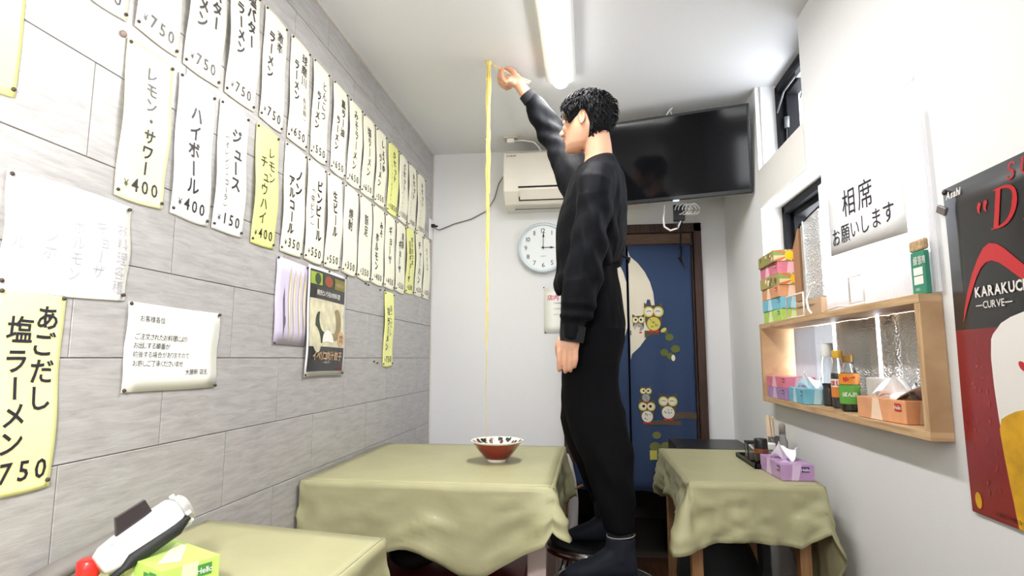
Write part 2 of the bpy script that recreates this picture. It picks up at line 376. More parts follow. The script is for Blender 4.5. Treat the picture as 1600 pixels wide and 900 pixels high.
up(2.338, 2.465, [('しょうゆ', .68, .90, .037, B), (R, .34, .68, .038, B)], '550', cream, 'cream strip for soy sauce ramen priced 550, left of the yellow D set strip', seed=13)
up(2.497, 2.64, [('Dセット', .6, .92, .038, .02), ('（ラーメン・ギョーザ）', .28, .75, .02, 0)], '1050', yellowp, 'yellow strip for the D set priced 1050 in the upper row', seed=14)
up(2.655, 2.79, [('Cセット', .6, .90, .036, B), ('（ラーメン・ギョーザ）', .28, .75, .02, 0)], '1000', cream, 'cream strip for the C set priced 1000, right of the yellow D strip', seed=15)
up(2.81, 2.942, [('Bセット', .6, .90, .036, B), ('（ラーメン・ライス）', .28, .75, .02, 0)], '900', cream, 'cream strip for the B set priced 900, upper row', seed=16)
up(2.962, 3.115, [('Aセット', .6, .90, .036, B), ('（ラーメン・ライス）', .28, .75, .02, 0)], '1000', cream, 'cream strip for the A set, last of the upper row by the corner', seed=17)
def lo_(y0, y1, cols, price, paper, desc, z0=1.422, z1=1.765, seed=1, **k): menu_strip(y0, y1, z0, z1, cols, price, paper, desc, G2, seed=seed, **k)
lo_(.978, 1.108, [('レモン・サワー', .55, .90, .034, .022)], '400', mat('pale_lemon_paper', s2(240, 238, 190), .45, coat=.35), 'large pale lemon sour strip priced 400, leftmost of the lower row', 1.42, 1.748, seed=21, bow=.004)
lo_(1.128, 1.256, [('ハイボール', .5, .83, .045, .018)], '400', palep, 'whitish highball strip priced 400, second in the lower row', 1.42, 1.75, seed=22, bow=.004)
lo_(1.273, 1.398, [('ジュース', .62, .84, .042, .024), ('（オレンジ・コーラ）', .3, .76, .020, 0)], '150', palep, 'whitish juice strip priced 150 with a faint bracketed second column', 1.42, 1.755, seed=23, bow=.004)
lo_(1.437, 1.555, [('レモン', .72, .86, .036, .006), ('チュウハイ', .36, .76, .042, .006)], '400', yellowp, 'bright yellow lemon chuhai strip priced 400, hanging in the lower row', 1.418, 1.76, seed=24)
lo_(1.591, 1.723, [('ノン', .7, .82, .045, B), ('アルコール', .36, .72, .043, B)], '350', cream, 'cream non-alcoholic drink strip priced 350, right of the bright yellow strip', seed=25)
lo_(1.737, 1.868, [('ビンビール', .68, .84, .042, B), ('（中ビン）', .3, .74, .028, 0)], '550', cream, 'cream bottled beer strip priced 550 with a bracketed column, lower row', seed=26)
lo_(1.884, 2.01, [('生ビール', .5, .84, .043, B)], '550', cream, 'cream draught beer strip priced 550, one column, lower row', seed=27)
lo_(2.03, 2.162, [('焼酎', .5, .76, .044, .02)], '350', cream, 'cream shochu strip priced 350 with two characters, directly right of draught beer', seed=28)
lo_(2.178, 2.312, [('豚足', .5, .80, .046, .02)], '350', cream, 'cream pork trotter strip priced 350, two bold characters set slightly higher', seed=29)
lo_(2.326, 2.467, [('みそ', .7, .84, .036, B), ('ホルモン', .36, .66, .044, B)], '400', cream, 'cream miso offal strip priced 400, two slim columns, lower row', seed=30)
lo_(2.484, 2.618, [('ギョーザ', .5, .86, .045, .02)], '450', cream, 'cream gyoza strip in one column, priced 450, lower row', seed=31)
lo_(2.64, 2.777, [('黒豚', .66, .88, .040, .02), ('ギョーザ', .36, .74, .040, B)], '550', cream, 'cream black pork gyoza strip priced 550, left of the far yellow strip', seed=32)
lo_(2.793, 2.927, [('肉汁さつま', .68, .88, .030, B), ('白豚ギョーザ', .36, .80, .040, B)], '600', yellowp, 'yellow strip with two cramped columns in the lower row near the corner', 1.432, 1.777, seed=33)
lo_(2.952, 3.085, [('チャーハン', .5, .88, .047, B)], '650', cream, 'cream fried rice strip right of the far yellow strip, second from the corner', 1.438, 1.782, seed=34)
lo_(3.1, 3.232, [('ライス', .5, .84, .045, .006)], '150', cream, 'cream rice strip, last of the lower row by the back corner', 1.438, 1.786, seed=35)
GS = None
menu_strip(.672, .769, 1.52, 2.1, [('冷', .4, .6, .05, .01)], '', yellowp, 'pale yellow card running off the top left corner of the picture', None, name='menu_card', seed=41, bow=.003)
menu_strip(.775, .896, .884, 1.211, [('あごだし', .74, .93, .044, .018), ('塩', .36, .86, .046, .03), (R, .36, .70, .046, .02)], '750', mat('lemon_paper', s2(242, 240, 170), .45, coat=.3), 'large yellow strip with two big columns priced 750 at the lower left of the wall', None, seed=42, bow=.003, psize=.045, pbold=.012, name='menu_strip')
menu_strip(.772, 1.024, 1.211, 1.402, [('ビール', .10, .78, .028, 0), ('レンホ', .32, .74, .028, 0), ('ホルモン', .53, .72, .028, 0), ('ギョーザ', .73, .78, .028, 0), ('お料理各種', .92, .80, .028, 0)], '', palep, 'white sheet above the notice, five columns of ink paled to imitate glare', None, name='menu_sheet', seed=43, bow=.003, im=faint)
menu_strip(2.497, 2.625, 1.062, 1.402, [('あごだし', .66, .84, .036, 0), ('塩', .34, .80, .038, .01), (R, .34, .66, .038, B)], '750', yellowp, 'narrow yellow strip hanging alone below the lower row', None, seed=44, bow=.006)
# notice sheet
fn = strip_fn(1.035, 1.325, 1.03, 1.212, .003, 50)
o = MB().grid(lambda u, v: fn(u*.29, v*.182), 8, 6).build('notice_sheet', palep, None, smooth=True, solid=.0006, fix=False)
tag(o, 'white landscape notice in small handwriting-like lines pinned low on the tile wall', 'notice')
t = MB(); f2 = lambda u, v: fn(u, v, .001)
for i, (s, x) in enumerate((('お客様各位', .03), ('', 0), ('ご注文されたお料理により', .022), ('お出しする順番が', .022), ('前後する場合がありますので', .022), ('お許しご了承くださいませ', .022), ('大勝軒 店主', .178))):
    if s: htext(t, f2, s, x, .15-i*.0185, .0145, 0)
t.build('lettering', ink, o, fix=False)
for u, v in ((.004, .004), (.286, .004), (.004, .178), (.286, .178)):
    p = fn(u, v); MB().ell((p[0]+.003, p[1], p[2]), (.0035, .004, .004), 8, 6).build('pin', pinm, o, smooth=True)
# black food poster
fn = strip_fn(1.766, 2.064, 1.038, 1.408, .006, 52, base=.006)
PW, PH = .298, .37
o = MB().grid(lambda u, v: fn(u*PW, v*PH), 8, 10).build('food_poster', mat('poster_border', s2(225, 225, 228), .35, coat=.4), None, smooth=True, solid=.0006, fix=False)
tag(o, 'black portrait poster with a dumpling photo and gold lettering on the tile wall', 'poster')
def patch(mb, fn, u0, u1, v0, v1, d, mi, n=6):
    mb.grid(lambda u, v: fn(u0+(u1-u0)*u, v0+(v1-v0)*v, d), n, n, mi)
def ellp(mb, fn, cu, cv, ru, rv, d, mi, n=20, rot=0, a0=0, a1=2*math.pi, spikes=0):
    pts = []; m = 3
    vs = [fn(cu, cv, d)]; fs = []
    for r in range(1, m+1):
        for k_ in range(n):
            a = a0+(a1-a0)*k_/(n-(0 if a1-a0 > 6.2 else 1)); q = r/m
            if spikes and r == m and k_ % 2: q *= .84
            x, y = ru*q*math.cos(a), rv*q*math.sin(a)
            if rot: x, y = x*math.cos(rot)-y*math.sin(rot), x*math.sin(rot)+y*math.cos(rot)
            vs.append(fn(cu+x, cv+y, d))
    full = a1-a0 > 6.2
    for k_ in range(n if full else n-1):
        k2 = (k_+1) % n; fs.append((0, 1+k_, 1+k2))
        for r in range(m-1): fs.append((1+r*n+k_, 1+(r+1)*n+k_, 1+(r+1)*n+k2, 1+r*n+k2))
    mb.add(vs, fs, mi)
pm = [mat('poster_black', s2(36, 35, 36), .35, coat=.4), mat('poster_green', s2(150, 170, 60), .4), mat('poster_dish', s2(150, 72, 50), .4), mat('poster_olive', s2(120, 112, 40), .4),
      mat('dumpling_cream', s2(214, 208, 178), .5, var=.25, vs=25), mat('dumpling_shade', s2(150, 136, 104), .5, var=.2, vs=30), mat('print_white', s2(235, 232, 225), .5),
      mat('print_gold', s2(205, 170, 130), .5), mat('print_red', s2(150, 34, 30), .5), mat('print_darkgreen', s2(60, 72, 56), .5)]
t = MB()
patch(t, fn, .012, PW-.012, .016, PH-.01, .0009, 0)
patch(t, fn, .014, .10, .31, .352, .0014, 1); patch(t, fn, .108, .19, .31, .352, .0014, 9); patch(t, fn, .198, .284, .31, .35, .0014, 3)
ellp(t, fn, .065, .33, .022, .02, .0018, 9); ellp(t, fn, .15, .33, .03, .02, .0018, 2); ellp(t, fn, .24, .328, .035, .008, .0018, 5)
patch(t, fn, .014, PW-.014, .10, .262, .0014, 4)
ellp(t, fn, .09, .165, .035, .055, .0018, 9, rot=.2); ellp(t, fn, .22, .18, .04, .06, .0018, 5, rot=-.3); ellp(t, fn, .13, .20, .045, .052, .0022, 4, rot=-.5)
ellp(t, fn, .18, .20, .035, .055, .0026, 4, rot=.35); ellp(t, fn, .15, .118, .045, .04, .003, 6, a0=-.1, a1=3.24); ellp(t, fn, .06, .125, .03, .05, .0022, 4, rot=.5)
ellp(t, fn, .257, .132, .030, .030, .0034, 7, n=32, spikes=1)
t2 = lambda u, v: fn(u, v, .0038)
htext(t, t2, '焼きという名の肉料理', PW/2, .284, .021, .01, 6, centre=True)
htext(t, t2, 'イベリコ肉汁餃子', PW/2+.005, .068, .034, .024, 7, centre=True, sx=.9)
htext(t, t2, '― ギョーザ ―', PW/2, .046, .010, 0, 6, centre=True)
htext(t, t2, '餃子屋', .235, .024, .014, .01, 8)
htext(t, t2, '数量', .257, .138, .014, .01, 0, centre=True); htext(t, t2, '限定', .257, .123, .014, .01, 0, centre=True)
t.build('poster_print', pm, o, fix=False)
for u, v in ((.006, .006), (PW-.006, .008), (PW/2, PH-.003), (PW-.004, PH-.003)):
    p = fn(u, v); MB().ell((p[0]+.003, p[1], p[2]), (.0035, .004, .004), 8, 6).build('pin', pinm, o, smooth=True)
# lilac sheet with long pale pods
fn = strip_fn(1.577, 1.765, 1.139, 1.402, .003, 54)
o = MB().grid(lambda u, v: fn(u*.19, v*.263), 6, 6).build('picture_sheet', mat('lilac_sheet', s2(206, 198, 222), .5, coat=.3), None, smooth=True, solid=.0006, fix=False)
tag(o, 'lilac sheet beside the black poster, carrying one dark and four long pale pointed shapes', 'picture')
t = MB()
def blade(u, v0, v1, w_, mi, d=.0016):
    n = 14; L_ = []; R_ = []
    for i in range(n+1):
        s = i/n; h = v0+(v1-v0)*s; wd = w_*min(1, (s/.45)**.8 if s < .45 else 1)*(1 if s < .82 else max(.06, (1-s)/.18))
        L_.append(fn(u-wd, h, d)); R_.append(fn(u+wd, h, d))
    t.add(L_+R_, [(i, i+n+1, i+n+2, i+1) for i in range(n)], mi)
blade(.05, .015, .175, .0045, 1); blade(.052, .05, .09, .006, 1, .002)
for u, a, b_ in ((.083, .008, .245), (.112, .008, .240), (.145, .02, .243), (.175, .03, .235)):
    blade(u, a, b_, .0075, 0); blade(u-.002, a+.03, b_-.04, .003, 2, .0022)
t.build('sheet_print', [mat('pod_cream', s2(214, 200, 160), .5), mat('blade_grey', s2(100, 98, 108), .5), mat('pod_light', s2(238, 232, 212), .5)], o, fix=False)
for u, v in ((.004, .004), (.004, .259), (.186, .259)):
    p = fn(u, v); MB().ell((p[0]+.003, p[1], p[2]), (.0035, .004, .004), 8, 6).build('pin', pinm, o, smooth=True)
# stray pins
SP = [(2.08, 1.415, 'dark stray tack just right of the food poster top'), (2.27, 1.409, 'left tack of the pair just under the pork trotter strip'), (2.30, 1.407, 'right tack of the pair just under the pork trotter strip'), (2.44, 1.402, 'left tack of the pair left of the lone yellow strip'), (2.50, 1.408, 'tack touching the top left of the lone yellow strip'), (2.39, 1.085, 'left tack of the low pair on bare tiles'), (2.43, 1.078, 'right tack of the low pair on bare tiles')]
for y, z, lab in SP:
    o = MB().ell((XL+.004, y, z), (.004, .0042, .0042), 10, 6).build('thumbtack', pinm, None, smooth=True); tag(o, lab, 'tack', 'stray thumbtacks in the tiled wall')
o = MB().lathe([(.0065, 0), (.007, .003), (.005, .006), (.001, .007)], (XL, .968, 1.748), 16, 0, Matrix.Rotation(math.pi/2, 3, 'Y')).build('screw_cap', mat('brown_cap', s2(150, 128, 118), .5), None, smooth=True)
tag(o, 'small brownish screw cap left of the lemon sour strip top', 'screw')
# outlet on left wall by the corner with black plug
o = empty('wall_outlet', (XL, 3.255, 1.86), 'white outlet plate on the tile wall near the back corner with black plug', 'outlet')
MB().box(XL, XL+.008, 3.215, 3.28, 1.80, 1.92).build('cover_plate', white, o, bevel=.002)
MB().box(XL+.008, XL+.03, 3.235, 3.262, 1.872, 1.892).tube([(XL+.03, 3.25, 1.88), (XL+.045, 3.25, 1.88)], .006).build('plug', black, o, bevel=.003)
o = MB().tube([(XL+.03, 3.25, 1.868), (XL+.045, 3.27, 1.862), (-.86, 3.28, 1.868), (-.78, 3.285, 1.90), (-.68, 3.285, 1.925), (-.58, 3.285, 1.975), (-.535, 3.285, 2.05), (-.51, 3.285, 2.14), (-.47, 3.285, 2.20)], .0035, 8).build('grey_cable', mat('grey_cord', s2(120, 114, 108), .6), None, smooth=True)
tag(o, 'thin grey cord drooping from the corner outlet up to the air conditioner', 'cord')
# ================================================================ LAMP
lf = empty('ceiling_light', (-.097, 1.8, ZC), 'long white fluorescent ceiling light, lit, running above the tables', 'lamp')
def lampbody(y0, y1, P):
    r = []
    for y in (y0, y1): r.append([Vector((x-.097, y, z)) for x, z in ((-.068, ZC), (-.062, ZC-.03), (-.04, ZC-.038), (.04, ZC-.038), (.062, ZC-.03), (.068, ZC))])
    MB().loft(r).build('lamp_body', white, P, bevel=.003)
    r = []
    for y, s in ((y0-.02, .4), (y0, .85), (y0+.03, 1), (y1-.03, 1), (y1, .85), (y1+.022, .4)):
        r.append([Vector((-.097+.037*s*math.cos(a), y, ZC-.036-.03*s*math.sin(a))) for a in [math.pi*k/8 for k in range(9)]])
    MB().loft(r).build('lamp_cover', mat('lit_cover', (1, 1, 1), .4, emit=(1, .995, .985), es=9), P, smooth=True)
lampbody(1.17, 2.40, lf)
lf2 = empty('ceiling_light', (-.097, -.9, ZC), 'second fluorescent ceiling light behind the viewpoint', 'lamp'); lampbody(-1.5, -.3, lf2)
# ================================================================ AIR CONDITIONER, CLOCK, NOTICE, TV
acm = mat('ivory_plastic', s2(226, 220, 208), .4)
ac = empty('air_conditioner', (-.05, YB, 1.96), 'ivory wall air conditioner above the clock, louvre closed', 'air conditioner')
prof = [(YB, 2.255), (YB-.19, 2.262), (YB-.215, 2.25), (YB-.22, 2.10), (YB-.205, 2.03), (YB-.15, 1.965), (YB-.05, 1.953), (YB, 1.955)]
MB().loft([[Vector((x, y, z)) for y, z in prof] for x in (-.455, .345)]).build('body', acm, ac, bevel=.006)
p0, p1 = Vector((0, YB-.2165, 2.068)), Vector((0, YB-.163, 1.978))
def acq(x0, x1, a, b_, off, m_, n):
    q0 = p0.lerp(p1, a); q1 = p0.lerp(p1, b_); nn = Vector((0, -.86, -.51))*off
    MB().add([Vector((x, q.y, q.z))+nn*k for k in (0, 1) for q in (q0, q1) for x in (x0, x1)], [(0,1,3,2),(4,6,7,5),(0,4,5,1),(2,3,7,6),(0,2,6,4),(1,5,7,3)]).build(n, m_, ac)
acq(-.37, .30, .12, .92, .004, blackm, 'air_slot'); acq(-.362, .295, .30, .84, .012, acm, 'louvre')
t = MB(); htext(t, lambda x, y: (x, YB-.2205, y), 'DAIKIN', -.435, 2.232, .016, .02, shear=.2); t.build('logo', greyink, ac, fix=False)
MB().tube([(-.40, YB-.10, 1.953), (-.2, YB-.11, 1.95), (.1, YB-.10, 1.952)], .003).build('lower_seam', greyink, ac)
o = empty('ceiling_outlet', (-.41, 3.08, ZC), 'small outlet box on the ceiling above the air conditioner with a white plug', 'outlet')
MB().box(-.45, -.37, 3.05, 3.12, ZC-.012, ZC).build('cover_plate', mat('beige_plate', s2(200, 192, 180), .6), o, bevel=.003)
MB().box(-.43, -.39, 3.06, 3.09, ZC-.035, ZC-.012).build('plug', white, o, bevel=.004)
tag(MB().tube([(-.395, 3.075, ZC-.024), (-.34, 3.08, ZC-.02), (-.28, 3.09, ZC-.03), (-.25, 3.1, ZC-.06), (-.24, 3.11, ZC-.09)], .004).build('white_cord', white, None, smooth=True), 'short white cord from the ceiling plug down behind the air conditioner', 'cord')
ck = empty('wall_clock', (-.245, YB, 1.738), 'round pale-rimmed wall clock showing three o clock', 'clock')
CM = Matrix.Rotation(math.pi/2, 3, 'X'); cc = (-.245, YB, 1.738)
MB().lathe([(.13, 0), (.147, .01), (.15, .03), (.145, .04), (.136, .042), (.132, .036), (.132, .03)], cc, 48, 0, CM).build('rim', mat('silver_blue_rim', s2(196, 208, 216), .25, coat=.5), ck, smooth=True)
MB().lathe([(.133, .0), (.133, .0315)], cc, 48, 0, CM).build('dial', mat('dial_white', s2(232, 236, 238), .5), ck)
t = MB(); cf = lambda x, y: (x-.245, YB-.0325, y+1.738)
for h in range(1, 13):
    a = math.radians(90-30*h); htext(t, cf, str(h), .102*math.cos(a), .102*math.sin(a), .038, .004, centre=True)
htext(t, cf, 'QUARTZ', 0, -.05, .008, 0, centre=True)
for k in range(60):
    a = 2*math.pi*k/60; t.add([cf(r*math.cos(a+q), r*math.sin(a+q)) for r, q in ((.124, -.004), (.128, -.004), (.128, .004), (.124, .004))], [(0, 1, 2, 3)])
t.build('numerals', ink, ck, fix=False)
t = MB(); Yk = YB-.036
def hand2(L, a, w_):
    d = Vector((math.cos(a), 0, math.sin(a))); n = Vector((-d.z, 0, d.x)); c = Vector((-.245, Yk, 1.738))
    t.add([c-d*.012+n*w_*.5, c+d*L*.6+n*w_*.5, c+d*L*.62+n*w_*1.7, c+d*L, c+d*L*.62-n*w_*1.7, c+d*L*.6-n*w_*.5, c-d*.012-n*w_*.5], [tuple(range(7))])
hand2(.068, 0, .004); hand2(.10, math.pi/2-.03, .0035); t.lathe([(.006, -.002), (.006, .003)], (-.245, Yk, 1.738), 12, 0, CM)
t.build('clock_hands', black, ck, solid=.001)
o = MB().grid(lambda u, v: (-.245+.21*u, YB-.002-.003*math.sin(3*v), 1.24+.26*v), 4, 6).build('wall_notice', palep, None, smooth=True, solid=.0006)
tag(o, 'white notice with pink heading under the clock, half hidden by the person', 'notice')
t = MB(); f = lambda x, y: (x, YB-.0065, y)
htext(t, f, '店内', -.226, 1.447, .034, .03, 1)
for i, s in enumerate(('のお客様は', 'ご注文を', 'ください')): htext(t, f, s, -.19+.0*i, 1.415-i*.033, .012, 0, 0)
t.build('lettering', [greyink, mat('pink_print', s2(205, 50, 110), .5)], o, fix=False)
for x, z in ((-.245, 1.507), (-.237, 1.244)): MB().ell((x, YB-.004, z), (.004, .004, .004), 8, 6).build('pin', pinm, o, smooth=True)
# TV
tvc = Vector((.775, 2.70, 1.862)); ang = math.radians(14)
TM = Matrix.Translation(tvc) @ Matrix.Rotation(math.pi-ang, 4, 'Z') @ Matrix.Rotation(-math.radians(11), 4, 'X')      # local x runs left, local y toward the back wall is negative
def tvb(x0, x1, y0, y1, z0, z1): return MB().box(x0, x1, y0, y1, z0, z1, 0, TM)
tv = empty('television', (.43, 2.8, 1.86), 'large black flat television hung high at the back right corner, off', 'television')
W_, H_ = .725, .412
tvb(0, W_, -.035, .0, 0, H_).build('casing', black, tv, bevel=.004)
tvb(.012, W_-.012, 0, .002, .02, H_-.012).build('screen', mat('tv_screen', (.004, .0042, .005), .08, spec=.22), tv)
tvb(.33, .36, -.002, .003, -.008, .002).build('status_light', mat('tv_badge', s2(180, 190, 210), .3), tv)
tvb(.25, .47, -.11, -.035, .08, .33).build('wall_bracket', black, tv, bevel=.004)
MB().tube([(.44, 2.9, ZC), (.44, 2.88, 2.24)], .012).tube([(.50, 2.9, ZC), (.5, 2.88, 2.24)], .012).build('hanger_pole', blackm, tv)
o = MB().tube([(.415, 2.78, 2.262), (.41, 2.79, 2.30), (.425, 2.8, 2.325), (.44, 2.8, ZC-.002)], .004).tube([(.43, 2.79, 2.265), (.435, 2.80, 2.31), (.43, 2.81, ZC-.002)], .003).build('antenna_cable', white, None, smooth=True)
tag(o, 'small loop of white cable between the television top and the ceiling', 'cable')
b = MB(); rnd = random.Random(3)
b.tube([(.40, 2.90, 1.87), (.395, 2.92, 1.80), (.40, 2.93, 1.765), (.43, 2.935, 1.745), (.465, 2.93, 1.755), (.485, 2.92, 1.80), (.48, 2.90, 1.88)], .005)
for k in range(5):
    c0 = Vector((.475+.018*k, 2.90, 1.845)); r = .022+.006*rnd.random()
    b.tube([c0+Vector((math.cos(a)*r, .01*math.sin(a*2), math.sin(a)*r*1.1)) for a in [2*math.pi*i/12 for i in range(12)]], .0028, 6)
tag(b.build('cable_bundle', mat('white_cable', s2(222, 220, 216), .5), None, smooth=True), 'tangle of white cables hanging under the television', 'cable')
b = MB().box(.445, .50, 2.9, 2.93, 1.79, 1.87).tube([(.462, 2.915, 1.79), (.462, 2.915, 1.75)], .003)
tag(b.build('power_adapter', black, None, bevel=.003), 'black box adapter hanging beneath the television', 'adapter')
tag(MB().tube([(.49, 2.9, 1.85), (.495, 3.0, 1.78), (.52, 3.2, 1.70), (.535, 3.25, 1.72), (.53, 3.255, 1.66), (.545, 3.25, 1.60), (.52, 3.26, 1.66)], .005).build('black_cable', blackm, None, smooth=True), 'black cable dangling from the television beside the door frame', 'cable')
# ================================================================ NOREN CURTAIN
NM = [mat('noren_blue', s2(50, 68, 102), .85, bump=.3, bs=300, bd=.0005), mat('noren_cream', s2(222, 214, 196), .8), mat('owl_brown', s2(92, 78, 60), .8), mat('owl_yellow', s2(205, 196, 96), .8),
      mat('owl_white', s2(225, 222, 210), .8), mat('owl_dark', s2(50, 42, 36), .8), mat('owl_red', s2(190, 50, 44), .8), mat('leaf_green', s2(98, 108, 50), .8), mat('owl_grey', s2(160, 160, 158), .8), mat('noren_dim_green', s2(120, 120, 70), .8)]
nr = empty('noren_curtain', (.25, YB-.02, 1.74), 'blue split door curtain printed with a cream moon, owls and leaves', 'curtain')
MB().tube([(-.085, YB-.012, 1.742), (.60, YB-.012, 1.742)], .006).build('rod', wood_d, nr)
def nfn(x, z, d=0):
    t_ = (1.74-z)
    x = min(max(x, -.08), .588)
    return (x, YB-.018-.008*t_*math.sin(x*38+1.5*t_)-.004*math.sin(x*17)*t_-.004*t_-d, z)
def npanel(x0, x1, z0):
    return MB().grid(lambda u, v: nfn(x0+(x1-x0)*u, z0+(1.74-z0)*v+.01*math.sin(9*u)*(1-v)), 24, 24)
pr = npanel(.238, .588, .375).build('right_panel', NM[0], nr, smooth=True, solid=.001)
pl = npanel(-.08, .228, .375).build('left_panel', NM[0], nr, smooth=True, solid=.001)
t = MB(); D = .002
def nellp(cx, cz, rx, rz, d, mi, clip=None, **k):
    def f(u, v, dd):
        if clip is not None: u = max(u, clip) if clip > .2 else max(min(u, .227), -.079)
        return nfn(u, v, dd)
    ellp(t, f, cx, cz, rx, rz, d, mi, n=32, **k)
# moon: right half on this panel
nellp(.085, 1.40, .295, .335, D, 1, clip=.241)
def owl(cx, cz, s, eyes='round', belly=3, bw=4):
    nellp(cx, cz, .042*s, .06*s, D*2.0, 2); nellp(cx, cz+.035*s, .05*s, .036*s, D*2.2, 2)
    for q in (-1, 1):
        t.add([nfn(cx+q*.045*s, cz+.085*s, D*2.3), nfn(cx+q*.02*s, cz+.068*s, D*2.3), nfn(cx+q*.046*s, cz+.05*s, D*2.3)], [(0, 1, 2)], 2)
        nellp(cx+q*.024*s, cz+.038*s, .026*s, .026*s, D*2.6, 3); nellp(cx+q*.022*s, cz+.038*s, .019*s, .019*s, D*3.0, 4)
        if eyes == 'round': nellp(cx+q*.02*s, cz+.04*s, .009*s, .009*s, D*3.4, 5)
        else:
            pts = [(math.cos(a)*.012*s, math.sin(a)*.008*s) for a in [math.pi*i/6 for i in range(7)]]
            for i in range(6): t.add([nfn(cx+q*.022*s+pts[i][0], cz+.036*s+pts[i][1], D*3.4), nfn(cx+q*.022*s+pts[i+1][0], cz+.036*s+pts[i+1][1], D*3.4), nfn(cx+q*.022*s+pts[i+1][0]*.8, cz+.036*s+pts[i+1][1]*.6, D*3.4), nfn(cx+q*.022*s+pts[i][0]*.8, cz+.036*s+pts[i][1]*.6, D*3.4)], [(0, 1, 2, 3)], 5)
    t.add([nfn(cx-.006*s, cz+.03*s, D*3.6), nfn(cx+.006*s, cz+.03*s, D*3.6), nfn(cx, cz+.014*s, D*3.6)], [(0, 1, 2)], 6)
    nellp(cx, cz-.022*s, .033*s, .034*s, D*2.6, belly if belly is not None else 3)
    rn = random.Random(int(cx*1000))
    for k in range(9): nellp(cx+rn.uniform(-.02, .02)*s, cz-.022*s+rn.uniform(-.02, .02)*s, .0022*s, .0035*s, D*3.2, 5)
    nellp(cx-.014*s, cz-.06*s, .013*s, .006*s, D*2.8, 6); nellp(cx+.014*s, cz-.06*s, .013*s, .006*s, D*2.8, 6)
def rectn(x0, x1, z0, z1, mi, d=D*1.5, bend=0):
    t.grid(lambda u, v: nfn(x0+(x1-x0)*u, z0+(z1-z0)*v+bend*math.sin(3*u), d), 10, 2, mi)
rectn(.242, .40, 1.228, 1.252, 2); nellp(.30, 1.228, .05, .018, D*1.5, 2)
owl(.372, 1.315, 1.12, 'shut', 3); owl(.288, 1.285, .72, 'round', 8)
for (x, z, r) in ((.455, 1.215, .022), (.485, 1.15, .024), (.425, 1.13, .022), (.458, 1.11, .020), (.435, 1.245, .012)): nellp(x, z, r, r*.9, D*1.5, 7)
nellp(.425, 1.255, .018, .010, D*1.9, 3, rot=.6); nellp(.472, 1.10, .010, .017, D*1.9, 1)
rectn(.30, .50, .735, .76, 2); rectn(.45, .588, .765, .80, 2, bend=.008)
owl(.435, .825, 1.0, 'shut', 4); owl(.322, .80, .9, 'round', 4); owl(.318, .895, .62, 'round', 8)
for (x, z, r) in ((.37, .68, .024), (.36, .62, .03), (.42, .62, .03), (.44, .58, .03)): nellp(x, z, r, r*.8, D*1.5, 9)
rectn(.33, .37, .55, .60, 3)
t.build('owl_print', NM, pr, fix=False)
t = MB(); nellp(.045, 1.40, .20, .335, D, 1, clip=.1); t.build('moon_print', NM, pl, fix=False)
